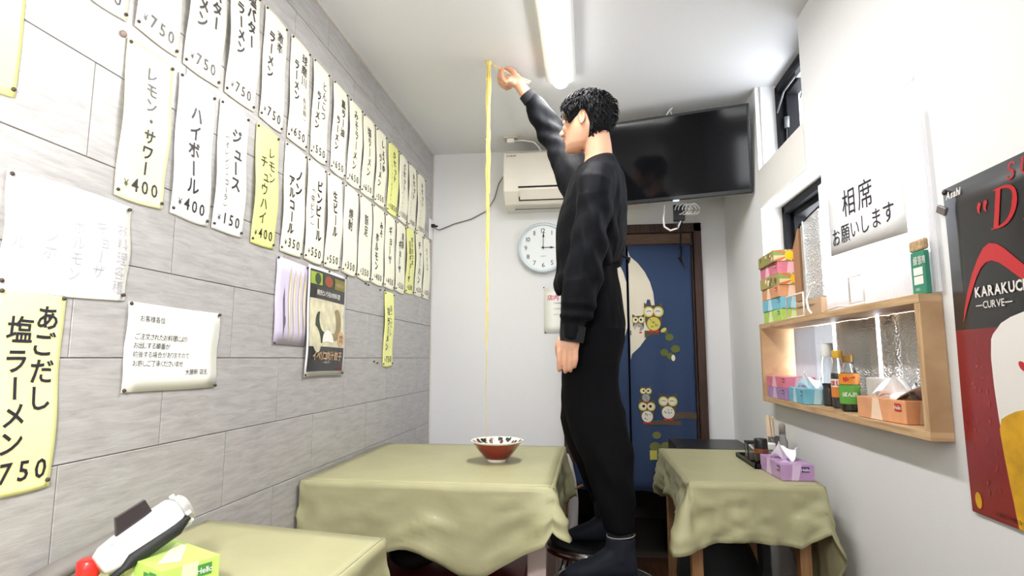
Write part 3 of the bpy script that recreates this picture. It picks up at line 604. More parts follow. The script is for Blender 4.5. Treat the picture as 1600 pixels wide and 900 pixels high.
# ================================================================ TABLES
def lerp(a, b, t): return a+(b-a)*t
def pw(pts, u):
    for (a, x), (b, y) in zip(pts, pts[1:]):
        if u <= b: 
            s = (u-a)/(b-a) if b > a else 0; s = lerp(s, s*s*(3-2*s), .25); return lerp(x, y, s)
    return pts[-1][1]
def tablecloth(corners, z, hems, flares, label, seed, amp=.012, group=None):
    """corners: FL, FR, BR, BL; hems: 4 lists of (u, drop); flares: outward flare at each corner"""
    C4 = [Vector((x, y, 0)) for x, y in corners]; rnd = random.Random(seed)
    per = []; ns = 34
    for s in range(4):
        A, B_ = C4[s], C4[(s+1) % 4]; d = (B_-A).normalized(); n = Vector((d.y, -d.x, 0)); P_, Nx = C4[(s-1) % 4], C4[(s+2) % 4]
        d2 = (Nx-B_).normalized(); n2 = Vector((d2.y, -d2.x, 0))
        for i in range(ns+1):
            u = i/ns; fl = max(0, 1-u*5)*flares[s]+max(0, 1-(1-u)*5)*flares[(s+1) % 4]
            per.append((A.lerp(B_, u), n, pw(hems[s], u), fl, s+u))
        for k in range(1, 10):
            a = k/10; nn = (n*(1-a)+n2*a).normalized()
            h = lerp(hems[s][-1][1], hems[(s+1) % 4][0][1], a); per.append((B_.copy(), nn, h+abs(flares[(s+1) % 4])*.5*(1-abs(2*a-1)), flares[(s+1) % 4]*(1+.7*(1-abs(2*a-1))), s+1))
    N = len(per); J = 14; cx = sum((c.x for c in C4))/4; cy = sum((c.y for c in C4))/4
    vs = []; ph = [rnd.uniform(0, 6.28) for _ in range(6)]
    for j in range(-1, J+1):
        for (P, n, h, fl, s) in per:
            if j == -1: q = P-n*.012; vs.append((q.x, q.y, z+.0015)); continue
            t_ = j/J
            fold = amp*(math.sin(s*13+ph[0])+.7*math.sin(s*29+ph[1]+2*t_)+.35*math.sin(s*57+ph[4]))*t_**.8
            k_ = min(1, t_*5); cr = k_*(.020*(.5-abs(noise.noise(Vector((s*5.1+seed, t_*3.2+s*1.5, 1.7)))))+.011*(.5-abs(noise.noise(Vector((s*13+seed, t_*6.0-s*3, 4.7))))))-.012*k_
            out = .004+max(fold, -.002*(1+0*t_))+cr+fl*t_+.010*t_
            out = max(out, .003)
            q = P+n*out; vs.append((q.x, q.y, z-.0005-h*t_-(.003 if j else 0)))
    mb = MB(); fs = []
    for j in range(J+1):
        for i in range(N):
            a = j*N+i; b_ = j*N+(i+1) % N; fs.append((a, b_, b_+N, a+N))
    mb.add(vs, fs)
    # top surface
    top = [p for p in range(N)]
    A, B_, Cc, Dd = [c for c in C4]
    def tf(u, v):
        P = A.lerp(B_, u).lerp(Dd.lerp(Cc, u), v); inset = Vector((cx, cy, 0))-P; P = P+inset*.012
        return (P.x, P.y, z+.0015+.0015*noise.noise(Vector((P.x*9, P.y*9, seed)))*math.sin(math.pi*u)*math.sin(math.pi*v))
    mb.grid(tf, 24, 24)
    o = mb.build('tablecloth', cloth_m, None, smooth=True, solid=.001)
    return tag(o, label, 'tablecloth', group)
def table(corners, z, legs, label, lm, ls=.05):
    xs = [c[0] for c in corners]; ys = [c[1] for c in corners]; x0, x1, y0, y1 = min(xs)+.006, max(xs)-.006, min(ys)+.006, max(ys)-.006
    e = empty('dining_table', ((x0+x1)/2, (y0+y1)/2, 0), label, 'table')
    A = [Vector((c[0], c[1], 0)) for c in corners]; m_ = sum(A, Vector())/4; A = [a+(m_-a)*.018 for a in A]
    MB().add([(a.x, a.y, zz) for zz in (z-.03, z-.001) for a in A], [(0,1,2,3),(7,6,5,4),(0,4,5,1),(1,5,6,2),(2,6,7,3),(3,7,4,0)]).build('tabletop', lm, e)
    for x, y in legs: MB().box(x-ls/2, x+ls/2, y-ls/2, y+ls/2, 0.006, z-.03).build('leg', lm, e, bevel=.002)
    MB().box(x0+.05, x1-.05, y0+.05, y0+.07, z-.09, z-.03).build('apron', lm, e); MB().box(x0+.05, x1-.05, y1-.07, y1-.05, z-.09, z-.03).build('apron', lm, e)
    return e
ZT = .715
c1 = [(-.905, 1.765), (-.108, 1.765), (-.104, 2.57), (-.905, 2.57)]
whitel = mat('white_leg', s2(214, 196, 188), .5)
table(c1, ZT, [(-.17, 1.93), (-.17, 2.50), (-.84, 1.93), (-.84, 2.50)], 'four-seat table beneath the big olive cloth carrying the bowl, pale legs', whitel, .06)
tablecloth(c1, ZT, [[(0, .21), (.30, .215), (.42, .185), (.50, .195), (.66, .262), (.72, .265), (.97, .15), (1, .11)], [(0, .13), (.3, .19), (1, .20)], [(0, .2), (1, .2)], [(0, .2), (1, .2)]],
           [.0, .034, .03, .0], 'olive-beige vinyl cloth on the large centre table under the red bowl', 3, .010)
c2 = [(.305, 1.885), (.70, 1.885), (.745, 2.57), (.302, 2.57)]
table(c2, ZT, [(.335, 1.97), (.66, 1.97), (.335, 2.52), (.645, 2.52)], 'small wooden table beneath the olive cloth by the right wall', wood_leg, .035)
tablecloth(c2, ZT, [[(0, .185), (.12, .17), (.4, .163), (.8, .172), (1, .125)], [(0, .24), (.1, .36), (.5, .40), (1, .2)], [(0, .2), (1, .2)], [(0, .15), (.6, .12), (.93, .13), (1, .16)]],
           [.050, .02, .02, .02], 'olive-beige cloth on the small right-hand table with the sauces', 9, .006)
c3 = [(-.905, .42), (-.455, .42), (-.437, 1.236), (-.905, 1.315)]
table(c3, ZT, [(-.50, 1.16), (-.86, 1.16), (-.50, .5), (-.86, .5)], 'near table at the lower left beneath its olive cloth', whitel, .05)
tablecloth(c3, ZT, [[(0, .2), (1, .2)], [(0, .2), (1, .2)], [(0, .17), (1, .15)], [(0, .1), (1, .1)]], [.0, .01, .012, 0], 'olive-beige cloth on the nearest table at lower left', 5, .004)
# red crate with black bag and paper under centre table
rc = MB().box(-.80, -.235, 2.02, 2.42, .008, .315)
tag(rc.build('red_crate', mat('dark_red_plastic', s2(140, 14, 24), .5), None, bevel=.008), 'dark red crate under the centre table', 'crate')
b = MB(); b.ell((-.66, 2.23, .373), (.10, .14, .055), 20, 10); b.ell((-.45, 2.25, .358), (.18, .12, .04), 20, 10)
tag(b.build('black_bag', blackm, None, smooth=True), 'black soft bag lying on the red crate under the centre table', 'bag')
tag(MB().grid(lambda u, v: (-.66+.10*u, 2.035+.06*v, .3175+.002*math.sin(5*u)), 4, 3).build('paper_sheet', palep, None, smooth=True, solid=.0008), 'white paper sheet on the edge of the red crate', 'paper')
# white plastic bag and stick behind the centre table
b = MB(); fr = [[(-.105+.05*math.cos(a)*s-.0, 2.72+.05*math.sin(a)*s, z) for a in [2*math.pi*k/14 for k in range(14)]] for z, s in ((.0065, .6), (.02, .95), (.2, 1.05), (.33, 1), (.45, 1.1), (.55, .9), (.62, .6), (.66, .25))]
tag(b.loft([[Vector(p) for p in r] for r in fr]).build('plastic_bag', mat('white_bag', s2(205, 202, 202), .4), None, smooth=True), 'tall white plastic bag standing behind the right rear corner of the centre table', 'bag')
tag(MB().tube([(-.11, 2.66, .006), (-.10, 2.66, .50), (-.03, 2.64, .54)], .006).build('wooden_stick', wood_leg, None), 'short pale stick poking from the white plastic bag', 'stick')
# dark low cabinet behind the right table, and dark stuff beneath
tag(MB().box(.40, .74, 2.72, 3.05, .02, .695).build('black_cabinet', black, None, bevel=.006), 'low black cabinet between the small table and the door', 'cabinet')
b = MB(); b.ell((.47, 2.33, .30), (.15, .12, .18), 20, 10)
for sx in (-.1, .1):
    for sy in (-.08, .08): b.tube([(.47+sx, 2.33+sy, .25), (.47+sx*1.2, 2.33+sy*1.2, .006)], .014)
tag(b.build('black_stool', blackm, None, smooth=True), 'black padded stool pushed beneath the small right-hand table', 'stool')
# ================================================================ BOWL, NOODLE, CHOPSTICKS
bw = empty('ramen_bowl', (-.34, 2.165, ZT+.002), 'red ramen bowl with white patterned rim on the centre table', 'bowl')
bc = Vector((-.34, 2.165, ZT+.002))
MB().lathe([(.036, 0), (.037, .010), (.036, .012)], bc, 40).build('foot_ring', mat('bowl_white', s2(235, 228, 218), .2, coat=.6), bw, smooth=True)
MB().lathe([(.034, .010), (.045, .014), (.072, .045), (.088, .068), (.090, .070)], bc, 48, cap=False).build('outer_wall', mat('bowl_red', s2(130, 34, 20), .25, coat=.7), bw, smooth=True)
prof = [(.0885, .0695), (.096, .074), (.1, .0775), (.098, .079), (.092, .076), (.075, .058), (.05, .038)]
n = 48; rings = [[bc+Vector((r*math.cos(2*math.pi*k/n), r*math.sin(2*math.pi*k/n), z)) for k in range(n)] for r, z in prof]
MB().loft(rings, False).build('rim', mat('bowl_white', (1, 1, 1)), bw, smooth=True)
t = MB(); rnd = random.Random(5)
def bin_(a, v, d=.0008):   # inner wall surface of the bowl
    r = lerp(.058, .093, v); z = lerp(.0445, .0768, v); return bc+Vector(((r-d)*math.cos(a), (r-d)*math.sin(a), z+d))
for k in range(16):
    a0 = 2*math.pi*k/16; 
    for q in range(5):
        aa = a0+rnd.uniform(-.1, .1); v = rnd.uniform(.35, .85); ra, rv = rnd.uniform(.05, .11), rnd.uniform(.12, .22)
        t.add([bin_(aa+ra*math.cos(w_), v+rv*math.sin(w_)) for w_ in [2*math.pi*i/8 for i in range(8)]], [tuple(range(8))], 0 if k % 3 == 0 else q % 2)
t.build('rim_pattern', [mat('bowl_black', s2(34, 46, 40), .3, coat=.5), mat('bowl_wine', s2(110, 50, 50), .3, coat=.5)], bw, fix=False)
o = MB().lathe([(.066, 0), (.066, .003), (.001, .0032)], bc+Vector((0, 0, .047)), 40).build('ramen_soup', mat('soup', s2(190, 160, 110), .15, coat=.6), None, smooth=False)
tag(o, 'pale brown soup filling the red bowl', 'soup')
b = MB(); rnd = random.Random(11)
for k in range(46):
    c = bc+Vector((rnd.uniform(-.035, .03), rnd.uniform(-.035, .035), .051+rnd.uniform(0, .006))); r = rnd.uniform(.008, .022); p = rnd.uniform(0, 6)
    b.tube([c+Vector((r*math.cos(p+a), r*math.sin(p+a)*.8, .002*math.sin(3*a))) for a in [4.5*i/9 for i in range(10)]], .0013, 5)
noodm = mat('noodle', s2(228, 208, 120), .45, coat=.2, sub=.1)
tag(b.build('noodles_in_bowl', noodm, None, smooth=True), 'heap of yellow noodles floating in the red bowl', 'noodles', kind='stuff')
# one long noodle bundle from chopsticks to bowl
b = MB(); rnd = random.Random(2)
top = Vector((-.386, 2.20, 2.314)); bot = Vector((-.386, 2.19, .772))
for s_, (dx, dy, r, zend) in enumerate(((-.004, 0, .0028, 1.0), (.004, .003, .0028, 1.15), (0, -.004, .0026, .774), (.0, .006, .0022, 1.32), (-.007, .003, .0022, 1.55), (.007, -.001, .0020, 1.75))):
    pts = []
    for i in range(61):
        f = i/60; z = lerp(top.z, zend, f); w_ = .0018*math.sin(z*19+s_*2)+.0012*math.sin(z*41+s_)
        sq = .35+.65*min(1, max(0, (z-.8)/1.2)); pts.append((top.x+dx*sq+w_, lerp(top.y, bot.y, (top.z-z)/1.54)+dy*sq, z))
    b.tube(pts, [max(.0009, r*(.42+.58*min(1, max(0, (p[2]-.9)/1.1)))) for p in pts], 6)
for k, z in enumerate((2.24, 2.13, 1.98)): b.ell((top.x-.006+.01*(k % 2), 2.195, z), (.004, .004, .006), 8, 6)
b.ell((top.x+.002, 2.2, 2.31), (.012, .008, .012), 12, 8); b.tube([(-.398, 2.2, 2.325), (-.39, 2.2, 2.29)], .003, 6)
tag(b.build('long_noodle', noodm, None, smooth=True), 'very long yellow noodle strand stretched from the chopsticks near the ceiling to the bowl', 'noodle')
chm = mat('chopstick_wood', s2(226, 205, 175), .5)
o = MB().tube([(-.392, 2.205, 2.322), (-.30, 2.25, 2.288), (-.22, 2.285, 2.262)], [.0022, .0030, .0036], 8).build('chopstick', chm, None, smooth=True)
tag(o, 'upper wooden chopstick of the pair held in the raised hand', 'chopstick', 'chopsticks in the raised hand')
o = MB().tube([(-.388, 2.20, 2.314), (-.30, 2.236, 2.276), (-.225, 2.265, 2.245)], [.0022, .0030, .0036], 8).build('chopstick', chm, None, smooth=True)
tag(o, 'lower wooden chopstick of the pair held in the raised hand', 'chopstick', 'chopsticks in the raised hand')
# ================================================================ STOOLS
def stool(cx, cy, z, label):
    e = empty('round_stool', (cx, cy, 0), label, 'stool', 'round stools the person stands on')
    MB().lathe([(.02, z-.03), (.148, z-.03), (.155, z-.02), (.155, z-.006), (.145, z), (.01, z+.001)], (cx, cy, 0), 40).build('seat', black, e, smooth=False)
    b = MB(); b.lathe([(.150, z-.034), (.163, z-.03), (.166, z-.018), (.162, z-.006), (.156, z-.005), (.156, z-.03)], (cx, cy, 0), 48); b.build('seat_rim', chrome, e, smooth=True)
    for a in (.6, 2.2, 3.8, 5.4):
        d = Vector((math.cos(a), math.sin(a), 0)); c = Vector((cx, cy, 0))
        MB().tube([c+d*.10+Vector((0, 0, z-.03)), c+d*.13+Vector((0, 0, z-.10)), c+d*.17+Vector((0, 0, .008))], .011, 10).build('leg', chrome, e, smooth=True)
    b = MB(); b.tube([Vector((cx+.145*math.cos(a), cy+.145*math.sin(a), .16)) for a in [2*math.pi*i/24 for i in range(25)]], .006, 6); b.build('foot_ring', chrome, e, smooth=True)
ZS = .425
stool(.045, 1.87, ZS, 'nearer chrome-rimmed round stool under the left foot')
stool(-.005, 2.26, ZS, 'farther chrome-rimmed round stool under the right foot')
# ================================================================ PERSON
ps = empty('person', (.04, 2.0, .427), 'person in charcoal sweatshirt and black trousers standing on two stools with one arm raised', 'person')
HA = math.radians(24); HC = Vector((.012, 2.0, 1.845)); HF = Vector((-math.cos(HA), math.sin(HA), 0)); HS = Vector((-math.sin(HA), -math.cos(HA), 0))
def hp(f, s, z): return HC+HF*f+HS*s+Vector((0, 0, z))
HR = [(-.002,.066,.036,.016),(.006,.078,.004,.030),(.022,.083,-.028,.044),(.045,.080,-.052,.055),(.070,.081,-.075,.064),(.092,.080,-.084,.068),(.110,.076,-.089,.070),(.126,.084,-.092,.071),(.150,.079,-.091,.070),(.176,.060,-.078,.062),(.192,.034,-.055,.044),(.199,.002,-.030,.015)]
def hring(z):
    for a, b_ in zip(HR, HR[1:]):
        if z <= b_[0]:
            t_ = max(0, (z-a[0])/(b_[0]-a[0])); return [lerp(a[i], b_[i], t_) for i in range(1, 4)]
    return HR[-1][1:]
def hpt(th, z, off=0):      # th 0 = face, +90 = the person's left
    fr, bk, w_ = hring(z); c = (fr+bk)/2; rx = (fr-bk)/2+off; ry = w_+off
    ca, sa = math.cos(th), math.sin(th); p_ = .86
    return hp(c+rx*math.copysign(abs(ca)**p_, ca), ry*math.copysign(abs(sa)**p_, sa), z)
b = MB()
b.loft([[hpt(2*math.pi*k/28, z) for k in range(28)] for z, *_ in HR])
# nose, lips, brow, chin, cheek, ears
b.tube([hp(.076, 0, .116), hp(.088, 0, .098), hp(.101, 0, .078), hp(.096, 0, .070)], [(.006, .006), (.008, .007), (.012, .010), (.009, .008)], 10)
for s in (-1, 1):
    b.ell(hp(.085, s*.011, .072), (.010, .008, .007), 10, 8); b.ell(hp(.062, s*.030, .082), (.020, .022, .020), 12, 8)
    b.ell(hp(.074, s*.028, .125), (.012, .022, .007), 12, 8)
RH = Matrix.Rotation(math.pi-HA, 3, 'Z')
b.ell(hp(.0815, 0, .051), (.009, .020, .0055), 12, 8, 0, RH); b.ell(hp(.079, 0, .041), (.010, .018, .0065), 12, 8, 0, RH); b.ell(hp(.074, 0, .013), (.014, .018, .014), 12, 8)
for s in (-1, 1):
    pts = [hp(-.014+.0105*math.cos(a), s*(.0715+.006*max(0, -math.cos(a)*.8+.3)), .096+.023*math.sin(a)) for a in [math.radians(d) for d in range(-80, 271, 25)]]
    b.tube(pts, .0033, 8); b.ell(hp(-.018, s*.070, .096), (.009, .0045, .018), 12, 8, 0, RH); b.ell(hp(-.008, s*.069, .080), (.006, .0045, .009), 10, 8)
# neck, torso core, arms, legs
b.tube([(.045, 1.995, 1.90), (.050, 2.0, 1.86), (.052, 2.008, 1.82), (.056, 2.015, 1.78), (.056, 2.02, 1.74)], [(.046, .050), (.048, .052), (.050, .055), (.062, .075), (.075, .11)], 20, up=(1, 0, 0))
b.tube([(.05, 2.02, 1.76), (.045, 2.02, 1.70), (.04, 2.02, 1.55), (.035, 2.02, 1.40), (.03, 2.02, 1.28), (.03, 2.02, 1.2)], [(.06, .10), (.072, .14), (.075, .12), (.06, .10), (.06, .11), (.06, .11)], 20, up=(1, 0, 0))
b.tube([(.05, 1.89, 1.70), (.03, 1.825, 1.60), (.005, 1.80, 1.42), (-.03, 1.795, 1.27), (-.047, 1.80, 1.17), (-.052, 1.80, 1.155)], [.045, .046, .038, .036, .026, .027], 14)
b.tube([(.01, 2.15, 1.72), (-.05, 2.22, 1.87), (-.13, 2.315, 2.06), (-.19, 2.295, 2.14), (-.234, 2.281, 2.198), (-.266, 2.267, 2.245), (-.288, 2.26, 2.272)], [.045, .045, .040, .034, .025, .025, .027], 14)
b.tube([(.03, 1.94, 1.25), (.02, 1.93, 1.05), (.03, 1.9, .85), (.08, 1.875, .65), (.10, 1.875, .50), (.095, 1.875, .46)], [.065, .062, .048, .034, .028, .028], 14)
b.tube([(.03, 2.10, 1.25), (.01, 2.12, 1.05), (.0, 2.17, .85), (.052, 2.222, .65), (.06, 2.238, .50), (.055, 2.25, .46)], [.065, .06, .045, .030, .026, .026], 14)
b.ell((.04, 1.872, .452), (.085, .028, .014), 14, 8); b.ell((.02, 2.25, .452), (.080, .028, .014), 14, 8)
# left hand hanging, back of the hand outward
b.ell((-.060, 1.80, 1.142), (.037, .016, .036), 16, 12)
for (x0, x1, zt) in ((-.087, -.0875, 1.056), (-.069, -.069, 1.051), (-.0515, -.053, 1.055), (-.0355, -.040, 1.068)):
    L_ = 1.122-zt
    b.tube([(x0+.002, 1.80, 1.14), (x0, 1.795, 1.12), (x0, 1.795, 1.12-L_*.45), (x1, 1.801, 1.12-L_*.8), (x1, 1.809, zt+.004), (x1, 1.811, zt+.001)], [.008, .0088, .0082, .0076, .0066, .003], 10)
b.tube([(-.080, 1.808, 1.155), (-.092, 1.820, 1.135), (-.092, 1.835, 1.112), (-.086, 1.842, 1.092), (-.084, 1.843, 1.088)], [.012, .011, .0092, .008, .004], 10)
# raised right hand: palm up, fingers curled upward round the chopsticks
b.ell((-.302, 2.252, 2.252), (.030, .034, .019), 16, 12, 0, Matrix.Rotation(.55, 3, 'Y'))
b.tube([(-.275, 2.262, 2.26), (-.295, 2.255, 2.258), (-.312, 2.25, 2.245)], [.026, .024, .018], 12)
for i, (y, dx, top_) in enumerate(((2.222, .004, 2.303), (2.242, -.010, 2.312), (2.262, -.014, 2.318), (2.282, -.008, 2.315))):
    b.tube([(-.300, y, 2.244), (-.318+dx*.4, y, 2.236), (-.333+dx, y, 2.250), (-.338+dx, y, 2.275), (-.334+dx, y+.001, top_-.006), (-.333+dx, y, top_)], [.009, .0095, .0088, .0082, .007, .004], 10)
b.tube([(-.278, 2.245, 2.268), (-.288, 2.235, 2.288), (-.305, 2.236, 2.302), (-.322, 2.245, 2.306), (-.326, 2.247, 2.307)], [.013, .012, .0095, .008, .005], 10)
body = remesh(b.build('body', skin, ps), .0030, 4)
# face details
eyew = mat('eye_white', s2(225, 222, 218), .25, coat=.5)
for s in (-1, 1):
    MB().ell(hp(.0735, s*.029, .109), (.011, .012, .0085), 14, 10).build('eye', eyew, ps, smooth=True)
    MB().ell(hp(.0835, s*.030, .109), (.003, .0048, .0048), 12, 8).build('iris', black, ps, smooth=True)
    MB().tube([hp(.083, s*.014, .110), hp(.0865, s*.026, .117), hp(.080, s*.042, .112)], [.001, .0018, .0012], 6).build('eyelashes', hairm, ps)
    MB().tube([hp(.088, s*.012, .129), hp(.089, s*.028, .134), hp(.079, s*.048, .129)], [(.0018, .0018), (.0035, .002), (.0015, .0015)], 8).build('eyebrow', hairm, ps, smooth=True)
b = MB(); b.ell(hp(.088, 0, .0505), (.0055, .017, .0042), 12, 8, 0, RH); b.ell(hp(.0865, 0, .042), (.006, .014, .005), 12, 8, 0, RH)
b.build('lips', mat('lips', s2(186, 104, 92), .45), ps, smooth=True)
# hair: close cap plus individual tufts
def hairline(th):
    a = abs(math.degrees(math.atan2(math.sin(th), math.cos(th))))
    return pw([(0, .160), (30, .157), (44, .148), (53, .122), (60, .088), (72, .086), (80, .118), (100, .122), (112, .088), (124, .050), (145, .012), (180, .0)], a)
b = MB(); rg = []; NT = 48
for i in range(17):
    r = []
    for k in range(NT):
        th = 2*math.pi*k/NT; z0 = hairline(th); z = lerp(z0, .1985, (i/16)**.8); 
        q = hpt(th, z, .009 if i > 0 else .002); q.z += .010*max(0, (z-.12)/.08); r.append(q)
    rg.append(r)
b.loft(rg)
rnd = random.Random(4)
def tuft(p, d, nrm, L_, w_):
    d = d.normalized(); s_ = d.cross(nrm).normalized(); pts = [p-nrm*.003, p+d*L_*.45+nrm*.006, p+d*L_*.8+nrm*.005, p+d*L_+nrm*.001]
    ws = [w_, w_*.9, w_*.55, .0003]; rings = []
    for q, ww in zip(pts, ws): rings.append([q+s_*ww, q+nrm*ww*.5, q-s_*ww, q-nrm*ww*.5])
    b.loft(rings)
for i in range(1500):
    th = rnd.uniform(-math.pi, math.pi); z0 = hairline(th); u = rnd.random()**.8; z = lerp(z0+.004, .197, u)
    p = hpt(th, z, .009); p.z += .010*max(0, (z-.12)/.08)
    c = hp(-.008, 0, .12); nrm = (p-c).normalized(); a = abs(math.degrees(th))
    down = Vector((0, 0, -1)); fl = -HF*.5 if a > 90 else (HF*.7 if a < 55 else HF*.1)
    if u > .65: down = Vector((0, 0, -.2)); fl = (p-hp(-.03, 0, .2)); fl.z = 0; fl = fl.normalized()
    d = down+fl*.6+Vector((rnd.uniform(-.25, .25), rnd.uniform(-.25, .25), 0)); d = d-nrm*d.dot(nrm)
    d = d.normalized()+nrm*rnd.uniform(.02, .22)*(1.8 if (a > 120 and .45 < u < .9) else .8)
    tuft(p, d, nrm, rnd.uniform(.016, .034)*(1 if u > .15 else .6), rnd.uniform(.0016, .0032))
b.build('hair', hairm, ps, smooth=False)
# ---- sweatshirt
b = MB()
tor = [(1.318,-.105,.121,.150,1),(1.338,-.112,.122,.156,1),(1.36,-.116,.122,.158,1),(1.39,-.106,.120,.153,0),(1.43,-.104,.124,.152,0),(1.49,-.104,.140,.158,0),(1.55,-.101,.145,.164,0),(1.62,-.089,.147,.172,0),(1.68,-.070,.146,.176,0),(1.715,-.058,.143,.172,0),(1.745,-.044,.137,.150,0),(1.772,-.024,.127,.116,0),(1.795,-.010,.113,.086,0),(1.806,.000,.104,.072,0)]
rings = []
for z, xf, xb, ry, _ in tor:
    c = (xf+xb)/2; rx = (xb-xf)/2; r = []
    for k in range(40):
        a = 2*math.pi*k/40; ca, sa = math.cos(a), math.sin(a); x = c+rx*math.copysign(abs(ca)**.9, ca)
        y = 2.015+ry*math.copysign(abs(sa)**.85, sa)
        zz = z+(.11*(x+.11)/.23 if z < 1.34 else (.09*(x+.11)/.23 if z < 1.37 else (.05*(x+.11)/.23 if z < 1.40 else 0)))
        if z > 1.775: zz = z+(x-.05)*.22
        r.append(Vector((x, y, zz)))
    rings.append(r)
b.loft(rings)
def arm(pts, rad): b.tube(pts, rad, 22)
LA = [(.052, 1.885, 1.705, .068), (.040, 1.845, 1.655, .076), (.026, 1.825, 1.56, .066), (.012, 1.812, 1.47, .067), (-.001, 1.806, 1.395, .068), (-.015, 1.80, 1.33, .066), (-.026, 1.80, 1.27, .063), (-.036, 1.80, 1.225, .056), (-.042, 1.80, 1.205, .043), (-.048, 1.80, 1.155, .037)]
arm([p[:3] for p in LA], [(p[3], p[3]*.85) for p in LA])
RA = [(.015, 2.12, 1.70, .085), (-.03, 2.17, 1.79, .078), (-.07, 2.235, 1.905, .068), (-.105, 2.29, 1.99, .063), (-.145, 2.315, 2.065, .059), (-.178, 2.305, 2.12, .052), (-.205, 2.294, 2.163, .044), (-.217, 2.287, 2.18, .033), (-.238, 2.28, 2.205, .031)]
arm([p[:3] for p in RA], [p[3] for p in RA])
sw = remesh(b.build('sweatshirt', sweat, ps), .0055, 5)
N_ = [v.normal.copy() for v in sw.data.vertices]; P_ = [v.co.copy() for v in sw.data.vertices]; out = []
for p, n_ in zip(P_, N_):
    d = 0
    if p.z < 1.76 or p.x < -.05:
        # long vertical creases on the near sleeve and the back, gathers at elbow and hem
        d += .0048*noise.noise(Vector((p.x*16+3, p.y*14, p.z*4.5)))+.0040*noise.noise(Vector((p.x*34, p.y*30, p.z*11)))
        if p.y < 1.9: d += .005*math.sin((p.x+p.z*.28)*95+2.2*math.sin(p.z*9))*max(0, min(1, (p.x+.03)/.06))*min(1, max(0, (1.74-p.z)*6))
        if p.z < 1.30 and p.y < 1.87: d += .004*math.sin(p.z*150+8*p.x)*max(0, 1-abs(p.z-1.235)/.06)
        if p.x < -.06 and p.z > 1.75: d += .005*math.sin((p.z+p.x*.6)*90)*max(0, 1-abs(p.z-2.03)/.16)
        if 1.34 < p.z < 1.62 and p.y < 1.95: d += .0018*math.sin((p.z*.9-p.x*.6)*70)
    out += list(p+n_*d)
sw.data.vertices.foreach_set('co', out); sw.data.update()
b = MB()
r0 = []
b.tube([Vector((.052+.052*math.cos(a), 2.012+.062*math.sin(a), 1.803+.052*math.cos(a)*.26)) for a in [2*math.pi*i/28 for i in range(29)]], (.006), 8)
b.build('collar', mat('rib_knit', (.009, .009, .012), .9), ps, smooth=True)
MB().tube([(-.0425, 1.80, 1.20), (-.0485, 1.80, 1.15)], [(.0405, .0345), (.0375, .032)], 22).build('cuff', mat('rib_knit', (0, 0, 0)), ps, smooth=False)
MB().tube([(-.219, 2.287, 2.181), (-.240, 2.279, 2.207)], [.0345, .0325], 22).build('cuff', mat('rib_knit', (0, 0, 0)), ps, smooth=False)
# ---- trousers
b = MB()
def leg(L_):
    r = []
    for z, xf, xb, yc, ry in L_:
        c = (xf+xb)/2; rx = (xb-xf)/2
        r.append([Vector((c+rx*math.cos(a), yc+ry*math.sin(a), z)) for a in [2*math.pi*k/28 for k in range(28)]])
    b.loft(r)
leg([(1.45, -.085, .105, 2.015, .135), (1.38, -.088, .112, 2.015, .148), (1.29, -.088, .126, 2.015, .155), (1.22, -.092, .136, 2.015, .160), (1.16, -.094, .136, 2.015, .162), (1.10, -.092, .118, 2.015, .160), (1.05, -.088, .104, 2.015, .150)])
leg([(1.20, -.070, .130, 1.935, .085), (1.10, -.082, .112, 1.93, .088), (1.03, -.084, .103, 1.93, .085), (.97, -.082, .110, 1.925, .082), (.93, -.080, .122, 1.92, .080), (.857, -.062, .124, 1.91, .078), (.80, -.035, .140, 1.90, .076), (.73, -.005, .143, 1.89, .070), (.66, .018, .142, 1.885, .062), (.60, .038, .141, 1.88, .055), (.57, .048, .140, 1.877, .050)])
leg([(1.20, -.070, .120, 2.10, .08), (1.10, -.090, .112, 2.11, .085), (1.03, -.096, .105, 2.125, .082), (.96, -.097, .104, 2.14, .080), (.88, -.100, .100, 2.155, .078), (.80, -.082, .100, 2.175, .074), (.74, -.065, .10, 2.185, .068), (.69, -.046, .10, 2.195, .062), (.65, -.030, .10, 2.205, .058), (.60, -.008, .10, 2.22, .054), (.575, .004, .10, 2.225, .05)])
tr = remesh(b.build('trousers', trous, ps), .0055, 5)
N_ = [v.normal.copy() for v in tr.data.vertices]; P_ = [v.co.copy() for v in tr.data.vertices]; out = []
for p, n_ in zip(P_, N_):
    out += list(p+n_*(.007*noise.noise(Vector((p.x*12, p.y*12, p.z*4)))+.0045*math.sin((p.z*.8+p.x*1.2)*48)*max(0, 1-abs(p.z-.72)/.2)+.003*noise.noise(Vector((p.x*30, p.y*30, p.z*14)))))
tr.data.vertices.foreach_set('co', out); tr.data.update()
# ---- footwear
def shoe(y, x0, x1, zs_, top):
    b = MB(); L_ = x1-x0; rings = []
    for u, w_, h in ((0, .018, .016), (.06, .032, .030), (.2, .044, .044), (.4, .047, .062), (.55, .043, .088), (.72, .040, .12), (.88, .036, .12), (.97, .028, .10), (1, .016, .05)):
        x = x0+L_*u; r = []
        for k in range(18):
            a = 2*math.pi*k/18; ca, sa = math.cos(a), math.sin(a)
            r.append(Vector((x, y+w_*ca, zs_+h*.5+h*.5*math.copysign(abs(sa)**.7, sa))))
        rings.append(r)
    b.loft(rings); b.tube([(x1-.052, y, zs_+.06), (x1-.048, y, top)], [(.048, .042), (.044, .040)], 18, up=(1, 0, 0))
    o_ = remesh(b.build('slipper', navy, ps), .004, 5); return o_
shoe(1.872, -.082, .142, .4275, .553); shoe(2.25, -.092, .125, .4275, .55)
MB().tube([(.093, 1.875, .548), (.095, 1.876, .575)], [(.040, .036), (.039, .035)], 20, up=(1, 0, 0)).build('sock', mat('black_sock', (.01, .01, .012), .9), ps, smooth=True)
